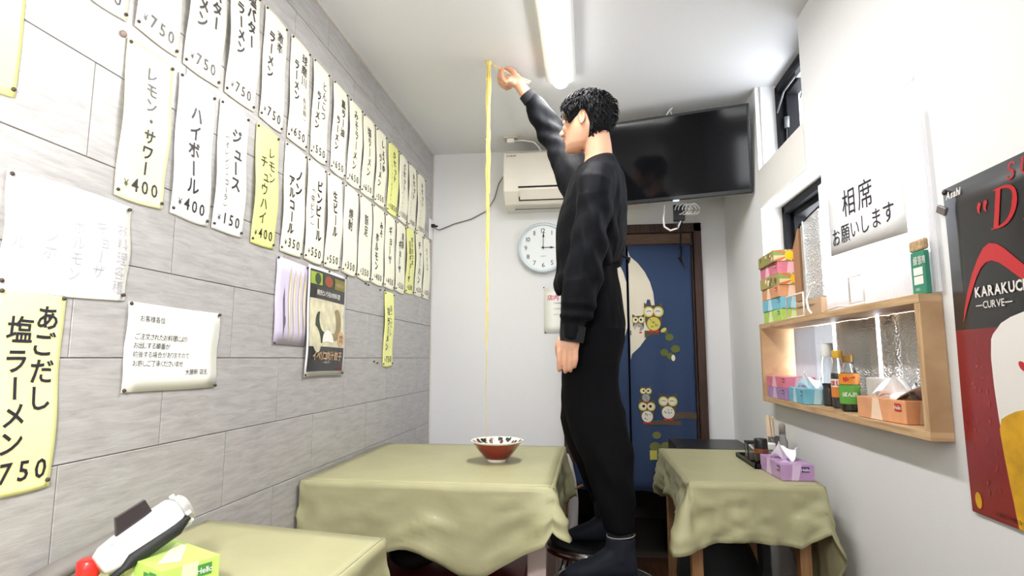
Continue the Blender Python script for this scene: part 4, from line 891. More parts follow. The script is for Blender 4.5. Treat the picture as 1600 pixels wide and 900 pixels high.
MB().tube([(.094+.043*math.cos(a), 1.875+.040*math.sin(a), .556+.003*math.cos(a)) for a in [2*math.pi*i/28 for i in range(29)]], .0018, 6).build('sock_stripe', mat('sock_pale', s2(150, 148, 145), .9), ps)
MB().tube([(.06, 2.24, .52), (.055, 2.232, .66)], [(.043, .040), (.046, .042)], 20, up=(1, 0, 0)).build('sock', mat('black_sock', (0, 0, 0)), ps, smooth=True)
MB().tube([(.128, 1.99, 1.452), (.150, 1.985, 1.44), (.146, 1.985, 1.425)], [.004, .007, .003], 8).build('tassel', blackm, ps)

# ================================================================ SHELF BOX, SHEETS AND SIGN IN THE LOWER WINDOW
XF = .735; SY0, SY1, SZ0, SZ1 = 1.375, 2.575, .920, 1.243
sh = empty('wooden_shelf', (XF, 1.97, SZ0), 'long pale wooden box shelf set into the lower right-hand window', 'shelf')
MB().box(XF, XR-.001, SY0, SY1, SZ1-.02, SZ1).box(XR-.001, .87, L0+.001, SY1, SZ1-.02, SZ1).build('top_board', wood_l, sh, bevel=.001)
MB().box(XF, XR-.001, SY0, SY1, SZ0, SZ0+.02).box(XR-.001, .87, L0+.001, SY1, SZ0+.001, SZ0+.02).build('bottom_board', wood_l, sh, bevel=.001)
ws = wood('pale_pine_upright', s2(172, 138, 100), s2(202, 168, 128), (1, 16, 1.2))
MB().box(XF+.001, XR-.001, SY0, SY0+.022, SZ0+.02, SZ1-.02).build('side_board', ws, sh, bevel=.001)
MB().box(XF+.001, .87, SY1-.02, SY1, SZ0+.02, SZ1-.02).build('side_board', ws, sh, bevel=.001)
def foilm(name, base, rough):
    m = mat(name, base, rough, metal=.85); nt = m.node_tree; b_ = nt.nodes['Principled BSDF']
    tc = nt.nodes.new('ShaderNodeTexCoord'); v = nt.nodes.new('ShaderNodeTexVoronoi'); v.inputs['Scale'].default_value = 170
    bp = nt.nodes.new('ShaderNodeBump'); bp.inputs['Strength'].default_value = 1; bp.inputs['Distance'].default_value = .004
    n = nt.nodes.new('ShaderNodeTexNoise'); n.inputs['Scale'].default_value = 30; ad = nt.nodes.new('ShaderNodeMath'); ad.operation = 'ADD'
    nt.links.new(tc.outputs['Object'], v.inputs['Vector']); nt.links.new(tc.outputs['Object'], n.inputs['Vector']); nt.links.new(v.outputs[0], ad.inputs[0]); nt.links.new(n.outputs[0], ad.inputs[1])
    nt.links.new(ad.outputs[0], bp.inputs['Height']); nt.links.new(bp.outputs[0], b_.inputs['Normal']); return m
foil = foilm('bubble_foil', (.85, .85, .86), .42)
fo = empty('foil_insulation', (.86, 1.8, .941), 'silver bubble-foil sheets hung across the back of the shelf box', 'foil')
for y0, y1 in ((1.41, 1.70), (1.712, 1.80), (1.825, 2.13)):
    MB().grid(lambda u, v: (.858+.006*math.sin(u*9+y0*20)+.003*math.sin(u*31), y0+(y1-y0)*u, .943+.2785*v), 20, 6).build('foil_strip', foil, fo, smooth=True, solid=.001)
def trans_sheet(name, col, tr, transp):
    m = bpy.data.materials.new(name); m.use_nodes = True; nt = m.node_tree; nt.nodes.clear()
    o_ = nt.nodes.new('ShaderNodeOutputMaterial'); a = nt.nodes.new('ShaderNodeBsdfTranslucent'); b_ = nt.nodes.new('ShaderNodeBsdfTransparent'); c = nt.nodes.new('ShaderNodeBsdfPrincipled')
    a.inputs[0].default_value = (*col, 1); b_.inputs[0].default_value = (1, 1, 1, 1); c.inputs['Base Color'].default_value = (*col, 1); c.inputs['Roughness'].default_value = .3
    m1 = nt.nodes.new('ShaderNodeMixShader'); m1.inputs[0].default_value = tr; nt.links.new(c.outputs[0], m1.inputs[1]); nt.links.new(a.outputs[0], m1.inputs[2])
    m2 = nt.nodes.new('ShaderNodeMixShader'); m2.inputs[0].default_value = transp; nt.links.new(m1.outputs[0], m2.inputs[1]); nt.links.new(b_.outputs[0], m2.inputs[2])
    nt.links.new(m2.outputs[0], o_.inputs[0]); return m
corm = trans_sheet('corrugated_clear_plastic', (.86, .86, .89), .34, .30)
cor2 = trans_sheet('grey_clear_plastic', (.42, .42, .44), .10, .03)
MB().grid(lambda u, v: (.857+.0015*math.sin((2.16+.36*u)*600), 2.145+.375*u, .943+.277*v), 220, 1).build('grey_panel', cor2, fo, smooth=True)
o = MB().grid(lambda u, v: (.7755+.0018*math.sin(u*.62*2*math.pi/.0085)-.004*(1-v)*math.sin(u*6), 1.362+.606*u+.008*(v-.5), SZ1+.003+(.428+.004*math.sin(4*u))*v), 620, 4).build('corrugated_sheet', corm, None, smooth=True)
tag(o, 'clear corrugated plastic sheet standing on the shelf in front of the lower window', 'plastic sheet')
o = MB().grid(lambda u, v: (.862+.003*math.sin(u*20), 1.412+.61*u, SZ1+.002+(.105+.02*(1-u))*v), 30, 4).build('grey_board', mat('silver_grey_board', s2(168, 166, 166), .45), None, smooth=True, solid=.003)
tag(o, 'low silver-grey board behind the corrugated sheet, on the shelf top', 'board')
o = MB().grid(lambda u, v: (.80+.002*math.sin(9*u), 1.408+.60*u, SZ1+.118+.405*v), 12, 6).build('frosted_film', trans_sheet('white_film', (.95, .95, .96), .75, .05), None, smooth=True)
tag(o, 'white translucent film covering the near part of the lower window, above the grey board', 'film')
sgn = MB().grid(lambda u, v: (.7705-.002*math.sin(3*u), 1.895-.435*u, 1.418-.018*u+.215*v), 6, 4).build('paper_sign', mat('sign_paper', s2(238, 238, 240), .5, sub=0), None, smooth=True, solid=.0006)
tag(sgn, 'white paper sign asking guests to share tables, on the corrugated sheet', 'sign')
t = MB(); f = lambda x, y: (.7675, 1.895-x, 1.418-.042*x+y)
for ch, x in (('相', .145), ('席', .245)): put(t, f, ch, x, .142, .088, .0)
for i, ch in enumerate('お願いします'): put(t, f, ch,   .050+.062*i, .052+.003*i, .060, .0)
t.build('lettering', ink, sgn, fix=False)
# ---- printed tissue boxes
def tissue_box(cx, cy, z0, L_, W_, H_, rot, base, side, label, logo, group=None, sunny=False, tissue=False, name='tissue_box'):
    """long side along local y; faces at -x and -y carry the print"""
    M = Matrix.Translation((cx, cy, z0)) @ Matrix.Rotation(rot, 4, 'Z')
    w_, l_ = W_/2, L_/2; e = empty(name, (cx, cy, z0), label, 'tissue box', group)
    MB().box(-w_, w_, -l_, l_, 0, H_, 0, M).build('carton', base, e, bevel=.0015)
    t = MB(); d = .0006
    fx = lambda u, v: tuple(M @ Vector((-w_-d, l_-u, v)));  fy = lambda u, v: tuple(M @ Vector((-w_+u, -l_-d, v)))
    ft = lambda u, v: tuple(M @ Vector((-w_+u, -l_+v, H_+d)))
    m_ = [side, logo, mat('print_white', (1, 1, 1)), mat('sun_yellow', s2(252, 205, 30), .5), mat('ray_orange', s2(226, 118, 80), .5), mat('ray_green', s2(140, 176, 96), .5), mat('camo_brown', s2(120, 98, 70), .5), mat('ray_cream', s2(232, 214, 160), .5)]
    if sunny:
        c = (W_*.5, H_*.5); N = 22
        for k in range(N):
            a0, a1 = 2*math.pi*k/N, 2*math.pi*(k+1)/N
            def edge(a):
                ca, sa = math.cos(a), math.sin(a); s_ = min((W_/2-.0005)/max(abs(ca), 1e-6), (H_/2-.0005)/max(abs(sa), 1e-6)); return (c[0]+ca*s_, c[1]+sa*s_)
            p0_, p1_ = edge(a0), edge(a1); t.add([fy(*c), fy(*p0_), fy(*p1_)], [(0, 1, 2)], [4, 7, 5, 4, 5, 7][k % 6])
        fyy = lambda u, v, dd: tuple(M @ Vector((-w_+u, -l_-dd, v)))
        ellp(t, fyy, c[0], c[1], H_*.42, H_*.42, .0012, 3, n=36, spikes=1)
        rn = random.Random(int(cy*100+z0*1000))
        fxx = lambda u, v, dd: tuple(M @ Vector((-w_-dd, l_-u, v)))
        for k in range(12): ellp(t, fxx, rn.uniform(.02, L_-.02), rn.uniform(.012, H_-.012), rn.uniform(.006, .014), rn.uniform(.005, .010), .0008+.0001*k, [6, 5, 0, 6][k % 4], n=10)
    else:
        t.add([fy(W_*.28, 0.0005), fy(W_*.50, .0005), fy(W_*.62, H_-.0005), fy(W_*.34, H_-.0005)], [(0, 1, 2, 3)], 0)
        t.add([fx(L_*.30, 0.0005), fx(L_*.55, .0005), fx(L_*.48, H_-.0005), fx(L_*.36, H_-.0005)], [(0, 1, 2, 3)], 0)
        t.add([ft(W_*.1, L_*.2), ft(W_*.4, L_*.1), ft(W_*.9, L_*.5), ft(W_*.9, L_*.7)], [(0, 1, 2, 3)], 0)
        for F, u0, wd in ((fy, W_*.60, W_*.25), (fx, L_*.80, L_*.12)):
            F2 = (lambda u, v, F=F: F(u, v)); q = .0004
            if F is fy: G = lambda u, v, dd=.0011: tuple(M @ Vector((-w_+u, -l_-dd, v)))
            else: G = lambda u, v, dd=.0011: tuple(M @ Vector((-w_-dd, l_-u, v)))
            t.add([G(u0, H_*.52), G(u0+wd, H_*.52), G(u0+wd, H_*.86), G(u0, H_*.86)], [(0, 1, 2, 3)], 1)
            htext(t, lambda x, y: G(x, y, .0016), 'Hello', u0+wd*.5, H_*.69, H_*.24, .01, 2, centre=True)
    t.build('box_print', m_, e, fix=False)
    if tissue:
        b = MB(); rn = random.Random(int(cx*1000))
        def tf(u, v):
            a = 2*math.pi*u; r = (.012+.030*v*(1+.35*math.sin(3*a+1)+.2*math.sin(5*a)))
            return M @ Vector((r*math.cos(a)*.9, r*math.sin(a)*1.2, H_+.045*v*(1+.35*math.sin(2*a+.6))-.018*v*v*(1+math.sin(3*a))))
        b.grid(tf, 26, 6); b.build('tissue', mat('tissue_paper', s2(240, 240, 243), .8), e, smooth=False, solid=.0008, fix=False)
    return e
def tm_(n_, c, v=.12): return mat(n_, s2(*c), .4, coat=.3, var=v, vs=20)
lime, limeS, limeL = tm_('carton_lime', (186, 220, 108)), mat('print_lime', s2(226, 240, 180), .4), mat('logo_green', s2(70, 140, 70), .4)
blue, blueS, blueL = tm_('carton_blue', (122, 192, 214)), mat('print_blue', s2(190, 226, 236), .4), mat('logo_teal', s2(40, 120, 150), .4)
oran, oranS, redL = tm_('carton_orange', (226, 160, 112)), mat('print_orange', s2(244, 214, 186), .4), mat('logo_red', s2(196, 52, 44), .4)
pink, pinkS = tm_('carton_pink', (226, 130, 150)), mat('print_pink', s2(240, 188, 200), .4)
purp, purpS, purpL = tm_('carton_purple', (180, 142, 190)), mat('print_lilac', s2(214, 190, 222), .4), mat('logo_purple', s2(86, 46, 120), .4)
sunb = tm_('carton_sun', (170, 160, 90))
GT = 'tissue boxes stacked on top of the shelf'
hB = .0455
for i, (dx, dy, bm_, sd, lg, sun, lab) in enumerate((
    (.004, .004, lime, limeS, limeL, False, 'lime green tissue box, lowest of the stack on the shelf top'),
    (.002, .0, blue, blueS, blueL, False, 'light blue tissue box, second from the bottom of the shelf-top stack'),
    (.0, .004, oran, oranS, redL, False, 'plain orange tissue box between the blue box and the sunburst box'),
    (-.002, .0, sunb, oranS, redL, True, 'lower of the two sunburst tissue boxes, right above the orange one'),
    (.0, .006, pink, pinkS, redL, False, 'pink tissue box between the two sunburst boxes in the stack'),
    (-.010, .004, sunb, oranS, redL, True, 'topmost sunburst tissue box of the shelf-top stack'))):
    tissue_box(.798+dx, 2.414+dy, SZ1+.001+i*(hB+.0005), .222, .118, hB, (.0, .02, -.02, .03, .0, -.03)[i], bm_, sd, lab, lg, GT, sun)
tissue_box(.797, 2.42, SZ0+.021, .222, .108, .043, .0, purp, purpS, 'purple tissue box under the pink one inside the shelf', purpL)
tissue_box(.797, 2.42, SZ0+.0645, .222, .108, .043, .02, pink, pinkS, 'pink tissue box lying on the purple one inside the shelf', redL)
tissue_box(.796, 2.20, SZ0+.021, .185, .105, .052, -.06, blue, blueS, 'light blue tissue box with a tissue pulled out, inside the shelf', blueL, tissue=True)
tissue_box(.80, 1.615, SZ0+.021, .205, .108, .056, .10, oran, oranS, 'orange tissue box with a big folded tissue at the near end of the shelf', redL, tissue=True)
tissue_box(.645, 2.045, ZT+.003, .20, .098, .050, .04, purp, purpS, 'purple tissue box with a tissue, near corner of the small right table', purpL, tissue=True)
tag(MB().grid(lambda u, v: (.770+.075*u+.01*math.sin(5*v), 1.70-.17*v-.02*math.sin(4*u), SZ0+.082+.040*math.sin(math.pi*min(1, u*1.1))*(1-.5*v)+.012*math.sin(7*v)), 10, 8).build('folded_tissue', mat('tissue_paper', (1, 1, 1)), None, solid=.0008), 'broad white tissue spread over the orange box on the shelf', 'tissue')
b = MB(); b.box(.795, .85, 1.735, 1.785, SZ0+.0215, SZ0+.125)
tag(b.build('plastic_tub', mat('frosted_tub', s2(226, 222, 216), .35, trans=.3), None, bevel=.004), 'frosted white tub behind the orange tissue box on the shelf', 'tub')
# ---- bottles on the shelf
def bottle(cx, cy, z0, prof, lm, capm, capz, caph, capr, label, liquid=None, liqh=0, band=None, name='sauce_bottle', text=None, text2=None):
    e = empty(name, (cx, cy, z0), label, 'bottle')
    MB().lathe(prof, (cx, cy, z0), 32).build('glass_body', lm, e, smooth=True)
    if liquid: 
        pr = [(max(.001, r-.002), z) for r, z in prof if z < liqh]; rr = pr[-1][0]
        MB().lathe([(pr[0][0], .002)]+pr[1:]+[(rr, liqh), (.001, liqh)], (cx, cy, z0), 28).build('liquid', liquid, e, smooth=False)
    MB().lathe([(capr*.96, capz), (capr, capz+.002), (capr, capz+caph-.002), (capr*.9, capz+caph)], (cx, cy, z0), 24).build('cap', capm, e, smooth=False)
    if band:
        for (z_a, z_b, r, bmx) in band: MB().lathe([(r, z_a), (r+.0006, z_a), (r+.0006, z_b), (r, z_b)], (cx, cy, z0), 32).build('label_band', bmx, e, smooth=False)
    if text:
        t = MB()
        for (s, zz, sz, mi, r) in text:
            n_ = len(s)
            for i, ch in enumerate(s):
                a_c = math.radians(-112)+(i-(n_-1)/2)*sz*.95/r
                def F(u, v, r=r, a_c=a_c): return (cx+(r+.0014)*math.cos(a_c+u/r), cy+(r+.0014)*math.sin(a_c+u/r), z0+zz+v)
                put(t, F, ch, 0, 0, sz, .03, 0, mi)
        t.build('lettering', text2, e, fix=False)
    return e
pet = mat('bottle_glass', (.82, .84, .84), .05, trans=.95, ior=1.2)
soy = mat('soy_sauce', (.012, .005, .003), .2, coat=.5)
zs0 = SZ0+.0215
bottle(.803, 2.062, zs0, [(.016, 0), (.021, .004), (.021, .05), (.0185, .06), (.021, .07), (.021, .13), (.018, .155), (.0175, .17)], pet, white, .163, .045, .0185, 'tall soy bottle with a big white cap on the shelf, half full', soy, .075)
bottle(.795, 1.965, zs0, [(.017, 0), (.022, .004), (.022, .10), (.020, .115), (.0125, .15), (.012, .165)], pet, mat('cap_yellow', s2(214, 170, 60), .4), .158, .025, .0155, 'dark sauce bottle with yellow cap and red-lettered white and orange label', soy, .11,
       [(.035, .067, .0222, mat('label_orange', s2(214, 132, 62), .5)), (.067, .092, .0222, mat('print_white', (1, 1, 1)))], text=[('ほしま', .079, .019, 0, .0222)], text2=[mat('label_red', s2(190, 30, 50), .5)])
bottle(.785, 1.868, zs0, [(.020, 0), (.027, .004), (.0275, .085), (.026, .105), (.015, .135), (.0125, .15)], pet, mat('cap_gold', s2(150, 116, 62), .35, metal=.5), .145, .024, .0155, 'bottle with gold cap and bright green label on the shelf', mat('green_liquid', (.10, .14, .05), .2), .10,
       [(.022, .078, .0277, mat('label_green', s2(96, 164, 66), .5)), (.080, .112, .0272, mat('label_amber', s2(222, 140, 50), .5))], text=[('ゆず', .095, .018, 0, .0275), ('ぽん酢', .05, .014, 1, .0278)], text2=[mat('label_red', (0, 0, 0)), mat('print_white', (1, 1, 1))])
bottle(.835, 1.825, zs0, [(.018, 0), (.020, .003), (.020, .05), (.012, .066)], mat('dark_glass', (.015, .012, .012), .1, coat=.5), blackm, .062, .015, .012, 'small dark bottle behind the green-labelled one', name='spice_bottle')
# ---- foil bag, carton, rack, pink box, green box
e = empty('insulated_panel', (.82, 2.17, 1.31), 'folded silver insulation bag with black trim standing behind the tissue boxes', 'bag')
def prism(y0, y1, x0, x1, z0, za, zb): return [(x0, y1, z0), (x0, y0, z0), (x1, y0, z0), (x1, y1, z0), (x0, y1, za), (x0, y0, zb), (x1, y0, zb), (x1, y1, za)]
PF = [(0, 1, 2, 3), (7, 6, 5, 4), (0, 4, 5, 1), (1, 5, 6, 2), (2, 6, 7, 3), (3, 7, 4, 0)]
MB().add(prism(2.05, 2.225, .80, .862, SZ1+.066, 1.60, 1.615), PF).build('foil_side', foil, e, bevel=.003)
MB().add(prism(2.2255, 2.285, .79, .862, SZ1+.066, 1.52, 1.585), PF).build('brown_side', mat('kraft_brown', s2(160, 118, 84), .7), e, bevel=.003)
MB().tube([(.80, 2.285, 1.525), (.80, 2.225, 1.595), (.805, 2.05, 1.62)], .005).build('black_trim', blackm, e)
MB().tube([(.797, 2.185, 1.315), (.797, 2.186, 1.6)], .005).build('fold_line', mat('foil_bright', (.85, .85, .86), .2, metal=1), e)
tag(MB().box(.79, .862, 2.05, 2.285, SZ1+.001, SZ1+.064).build('cardboard_carton', mat('kraft_carton', s2(186, 158, 128), .7), None, bevel=.002), 'low kraft carton beneath the silver bag on the shelf top', 'carton')
tag(MB().box(.79, .85, 1.80, 2.0, SZ1+.001, SZ1+.05).build('pink_box', mat('pale_pink', s2(226, 196, 192), .5), None, bevel=.003), 'pale pink low box seen through the corrugated sheet', 'box')
def loop(pts, r=.003): return MB().tube(pts+[pts[0]], r, 8)
rk = empty('wire_rack', (.745, 1.8, SZ1), 'small white wire rack lying on the front edge of the shelf top', 'rack')
wm = mat('white_wire', s2(238, 236, 232), .35)
loop([(.748, 1.735, SZ1+.012), (.748, 1.738, SZ1+.085), (.748, 1.655, SZ1+.085), (.748, 1.652, SZ1+.012)]).build('wire_loop', wm, rk, smooth=True)
MB().tube([(.745, 1.90, SZ1+.004), (.742, 1.80, SZ1+.010), (.745, 1.735, SZ1+.004), (.745, 1.65, SZ1+.004)], .003).build('wire_foot', wm, rk, smooth=True)
rk = empty('wire_stand', (.745, 2.05, SZ1), 'curved white wire stand beside the tissue box stack on the shelf top', 'rack')
MB().tube([(.75, 1.99, SZ1+.105), (.748, 2.02, SZ1+.10), (.745, 2.055, SZ1+.055), (.748, 2.05, SZ1+.02), (.745, 2.02, SZ1+.006)], .0035).build('wire_hook', wm, rk, smooth=True)
loop([(.752, 2.27, SZ1+.004), (.752, 2.27, SZ1+.085), (.752, 2.10, SZ1+.085), (.752, 2.10, SZ1+.004)], .003).build('wire_loop', wm, rk, smooth=True)
e = empty('green_packet', (.751, 1.42, SZ1), 'dark green packet with white panels at the near end of the shelf top', 'packet')
MB().box(.755, .767, 1.378, 1.432, SZ1+.001, SZ1+.100).build('carton', mat('packet_green', s2(52, 134, 108), .45), e, bevel=.002)
t = MB(); F = lambda u, v: (.7543, 1.432-u*.64, SZ1+v*.85)
for z0, z1 in ((.028, .050), (.053, .074)): t.add([F(.016, z0), F(.074, z0), F(.074, z1), F(.016, z1)], [(0, 1, 2, 3)], 0)
htext(t, F, '緑茶', .018, .092, .026, .02, 0); htext(t, F, '徳用', .048, .092, .022, .02, 0); htext(t, F, '30袋入', .022, .015, .010, 0, 0)
t.build('packet_print', [mat('print_white', (1, 1, 1))], e, fix=False)
tag(MB().box(.756, .768, 1.376, 1.438, SZ1+.1015, SZ1+.128).build('snack_packet', mat('snack_beige', s2(190, 160, 120), .5, var=.5, vs=90), None, bevel=.005), 'beige patterned packet lying on top of the green packet', 'packet')
# ================================================================ BEER POSTER
PX = .7835
bp_ = MB().grid(lambda u, v: (PX-.0035-.003*math.sin(math.pi*v)*math.sin(2*u), 1.332-.50*u+.004*math.sin(6*v)*(1-u)*.6, .788+.678*v-.0*u), 10, 14).build('beer_poster', mat('poster_base', s2(38, 36, 36), .35, coat=.4), None, smooth=True, solid=.0006, fix=False)
tag(bp_, 'black and red beer poster with a red arc hanging on the right wall', 'poster')
t = MB()
def pf(y, z, d=0): u = (1.332-y)/.5; v = (z-.788)/.678; return (PX-.0044-.003*math.sin(math.pi*v)*math.sin(2*u)-d, y+.004*math.sin(6*v)*(1-u)*.6, z)
def pg(y0, y1, z0, z1, mi, d=0, n=10): t.grid(lambda u, v: pf(y0+(y1-y0)*u, z0+(z1-z0)*v, d), n, n, mi)
def tp(x, y): return pf(1.332-x, y, .0016)
pg(1.331, .833, .789, 1.158, 1)
# white rounded field and yellow figure
def fillx(edge, y_end, mi, d, n=24):     # edge: list of (z, y) left boundary, filled to y_end
    L_ = []; R_ = []
    for i in range(n+1):
        z = lerp(edge[0][0], edge[-1][0], i/n); y = pw(edge, z) if edge[0][0] < edge[-1][0] else None
        L_.append((z, y))
    K = 8; vs = [pf(lerp(y, y_end, k/K), z, d) for z, y in L_ for k in range(K+1)]
    t.add(vs, [(i*(K+1)+k, i*(K+1)+k+1, (i+1)*(K+1)+k+1, (i+1)*(K+1)+k) for i in range(n) for k in range(K)], mi)
fillx([(.95, 1.218), (.987, 1.222), (1.05, 1.2265), (1.10, 1.2275), (1.14, 1.222), (1.168, 1.189), (1.180, 1.15), (1.185, 1.12)], .835, 2, .0005)
fillx([(.789, 1.201), (.83, 1.206), (.88, 1.213), (.93, 1.219), (.963, 1.2225), (.985, 1.215), (1.0, 1.185), (1.012, 1.13)], .835, 3, .0009)
for z in (.85, .885, .915): t.add([pf(y, zz, .0013) for y, zz in ((1.165, z), (1.08, z+.008), (1.08, z+.020), (1.165, z+.012))], [(0, 1, 2, 3)], 4)
t.add([pf(y, zz, .0013) for y, zz in ((1.145, 1.013), (1.11, 1.013), (1.11, 1.06), (1.142, 1.045))], [(0, 1, 2, 3)], 5)
ellp(t, lambda u, v, d: pf(u, v, d), 1.145, 1.085, .012, .007, .0013, 6, rot=.7)
# red arc
ao = [(1.302, 1.175), (1.293, 1.205), (1.28, 1.236), (1.263, 1.267), (1.241, 1.297), (1.222, 1.315), (1.204, 1.322), (1.182, 1.316), (1.164, 1.304), (1.142, 1.285), (1.121, 1.267), (1.07, 1.235), (1.02, 1.212)]
ai = [(1.301, 1.174), (1.285, 1.204), (1.266, 1.235), (1.249, 1.261), (1.233, 1.278), (1.217, 1.286), (1.201, 1.287), (1.182, 1.28), (1.164, 1.268), (1.144, 1.253), (1.125, 1.239), (1.07, 1.215), (1.02, 1.21)]
t.add([pf(y, z, .0006) for y, z in ao]+[pf(y, z, .0006) for y, z in ai], [(i, i+1, len(ao)+i+1, len(ao)+i) for i in range(len(ao)-1)], 6)
htext(t, tp, 'KARAKUCHI', 1.332-1.257, 1.231, .028, .03, 2, sx=.88); htext(t, tp, '―CURVE―', 1.332-1.257, 1.2045, .020, .012, 2, sx=.95)
htext(t, tp, 'Asahi', .012, 1.448, .022, .03, 2, shear=.25, sx=.9)
# serif italic letters drawn as outlines
def stroke(pts, mi=6, d=.0010):
    A_ = []; B_ = []
    for i, (x, y, w_) in enumerate(pts):
        x0, y0, _ = pts[max(0, i-1)]; x1, y1, _ = pts[min(len(pts)-1, i+1)]; l_ = math.hypot(x1-x0, y1-y0) or 1
        nx, ny = -(y1-y0)/l_*w_, (x1-x0)/l_*w_; A_.append(pf(1.332-(x+nx), y+ny, d)); B_.append(pf(1.332-(x-nx), y-ny, d))
    t.add(A_+B_, [(i, i+1, len(pts)+i+1, len(pts)+i) for i in range(len(pts)-1)], mi)
def letter(segs, x, y, h, sl=.22, mi=6):
    for s_ in segs: stroke([(x+(px_+py_*sl)*h, y+py_*h, w_*h) for px_, py_, w_ in s_], mi)
def bez(p0, p1, p2, p3, w0, w1, n=10):
    o_ = []
    for i in range(n+1):
        s_ = i/n; q = 1-s_; o_.append((q**3*p0[0]+3*q*q*s_*p1[0]+3*q*s_*s_*p2[0]+s_**3*p3[0], q**3*p0[1]+3*q*q*s_*p1[1]+3*q*s_*s_*p2[1]+s_**3*p3[1], lerp(w0, w1, s_)+(.04*math.sin(math.pi*s_) if w0 < .05 and w1 < .05 else 0)))
    return o_
SER = lambda x, y, w_=.14: [(x-w_, y, .016), (x+w_, y, .016)]
LD = [[(.2, 0, .085), (.2, 1, .085)], SER(.2, .016, .18), SER(.2, .984, .18), bez((.2, .98), (.75, 1.0), (.82, .75), (.80, .5), .025, .09), bez((.80, .5), (.78, .22), (.62, 0), (.2, .02), .09, .025)]
LR = [[(.2, 0, .085), (.2, 1, .085)], SER(.2, .016), SER(.2, .984, .18), bez((.2, .98), (.7, 1.0), (.72, .55), (.2, .52), .03, .03), [(.4, .52, .06), (.72, 0, .08)], SER(.74, .016, .1)]
LY = [[(.4, 0, .085), (.4, .45, .085)], SER(.4, .016), [(.4, .45, .08), (.1, 1, .08)], [(.4, .42, .035), (.72, 1, .035)], SER(.1, .984), SER(.72, .984, .1)]
LS = [bez((.62, .80), (.55, 1.05), (.12, 1.05), (.15, .72), .03, .07), bez((.15, .72), (.18, .5), (.62, .5), (.60, .25), .07, .08), bez((.60, .25), (.58, -.08), (.12, -.05), (.08, .25), .08, .03), [(.62, .72, .015), (.66, 1.0, .015)], [(.05, 0, .015), (.08, .3, .015)]]
LU = [[(.15, 1, .08), (.15, .3, .08)], bez((.15, .35), (.15, -.08), (.62, -.08), (.62, .35), .08, .035), [(.62, .35, .03), (.62, 1, .03)], SER(.15, .984), SER(.62, .984, .1)]
letter(LD, 1.332-1.195, 1.345, .075); letter(LR, 1.332-1.115, 1.345, .075); letter(LY, 1.332-1.045, 1.345, .075)
letter(LS, 1.332-1.142, 1.428, .030); letter(LU, 1.332-1.108, 1.428, .030)
for dx in (0, .018):
    ellp(t, lambda u, v, d: pf(1.332-u, v, d), .112+dx, 1.402, .0055, .005, .0010, 6, n=14); stroke([(.1125+dx, 1.406, .0035), (.1095+dx, 1.398, .0045), (.1085+dx, 1.390, .003), (.113+dx, 1.384, .0008)])
rn = random.Random(8)
for k in range(26):   # printed condensation drops on the red field
    y, z = rn.uniform(1.238, 1.325), rn.uniform(.80, 1.14); ellp(t, lambda u, v, d: pf(u, v, d), y, z, rn.uniform(.0015, .0035), rn.uniform(.002, .005), .0011, 7, n=8)
ellp(t, lambda u, v, d: pf(u, v, d), 1.306, .815, .010, .016, .0012, 3, n=14)
htext(t, tp, 'お酒は二十歳になってから', .075, .802, .009, 0, 4)
t.build('poster_print', [mat('poster_black', (0, 0, 0)), mat('poster_wine', s2(134, 26, 32), .35, coat=.4, var=.15, vs=10), mat('poster_white', s2(228, 224, 220), .4), mat('poster_yellow', s2(216, 164, 40), .4, var=.3, vs=18), mat('poster_ink', s2(24, 22, 24), .4), mat('poster_teal', s2(40, 120, 90), .4), mat('poster_red', s2(190, 34, 40), .35, coat=.4), mat('poster_drop', s2(160, 50, 52), .2, coat=.6)], bp_, fix=False)
MB().ell((PX-.006, 1.323, 1.458), (.004, .006, .006), 12, 8).build('pin', pinm, bp_, smooth=True)
tag(MB().box(PX-.012, PX-.005, 1.316, 1.348, 1.412, 1.430, 0, Matrix.Translation((0, 1.332, 1.42)) @ Matrix.Rotation(.5, 4, 'X') @ Matrix.Translation((0, -1.332, -1.42))).build('metal_clip', mat('clip_grey', s2(120, 112, 108), .4, metal=.3), None, bevel=.002), 'small grey clip at the upper left edge of the black and red poster', 'clip')
# ================================================================ CONDIMENTS
ty = empty('condiment_tray', (.66, 2.27, ZT), 'black plastic tray holding condiments on the small right table', 'tray')
b = MB(); b.box(.572, .715, 2.135, 2.40, ZT+.003, ZT+.007)
for x0, x1, y0, y1 in ((.572, .577, 2.135, 2.40), (.71, .715, 2.135, 2.40), (.572, .715, 2.135, 2.14), (.572, .715, 2.395, 2.40)): b.box(x0, x1, y0, y1, ZT+.003, ZT+.018)
b.build('tray_body', black, ty)
zc = ZT+.0075
e = empty('soy_dispenser', (.604, 2.17, zc), 'dark soy sauce dispenser with an orange-printed band on the tray', 'dispenser')
MB().lathe([(.020, 0), (.022, .003), (.021, .06), (.022, .085), (.018, .092)], (.604, 2.17, zc), 28).build('body', mat('soy_glass', (.012, .006, .004), .1, coat=.8), e, smooth=True)
MB().lathe([(.0232, .06), (.0232, .062), (.0228, .088), (.021, .094), (.008, .096)], (.604, 2.17, zc), 28).build('lid', black, e, smooth=True)
MB().lathe([(.0225, .045), (.0238, .046), (.0238, .060), (.0225, .061)], (.604, 2.17, zc), 28).build('print_band', mat('amber_print', s2(112, 62, 34), .4), e)
e = empty('chili_pot', (.602, 2.28, zc), 'square glass pot of red chili with a slanting spoon, behind the soy dispenser', 'pot')
b = MB(); b.box(.582, .622, 2.26, 2.30, 0+zc, zc+.004)
for q in ((.582, .585, 2.26, 2.30), (.619, .622, 2.26, 2.30), (.582, .622, 2.26, 2.263), (.582, .622, 2.297, 2.30)): b.box(*q, zc, zc+.062)
b.build('glass_wall', mat('pot_glass', (.8, .8, .78), .05, trans=.9, ior=1.2), e)
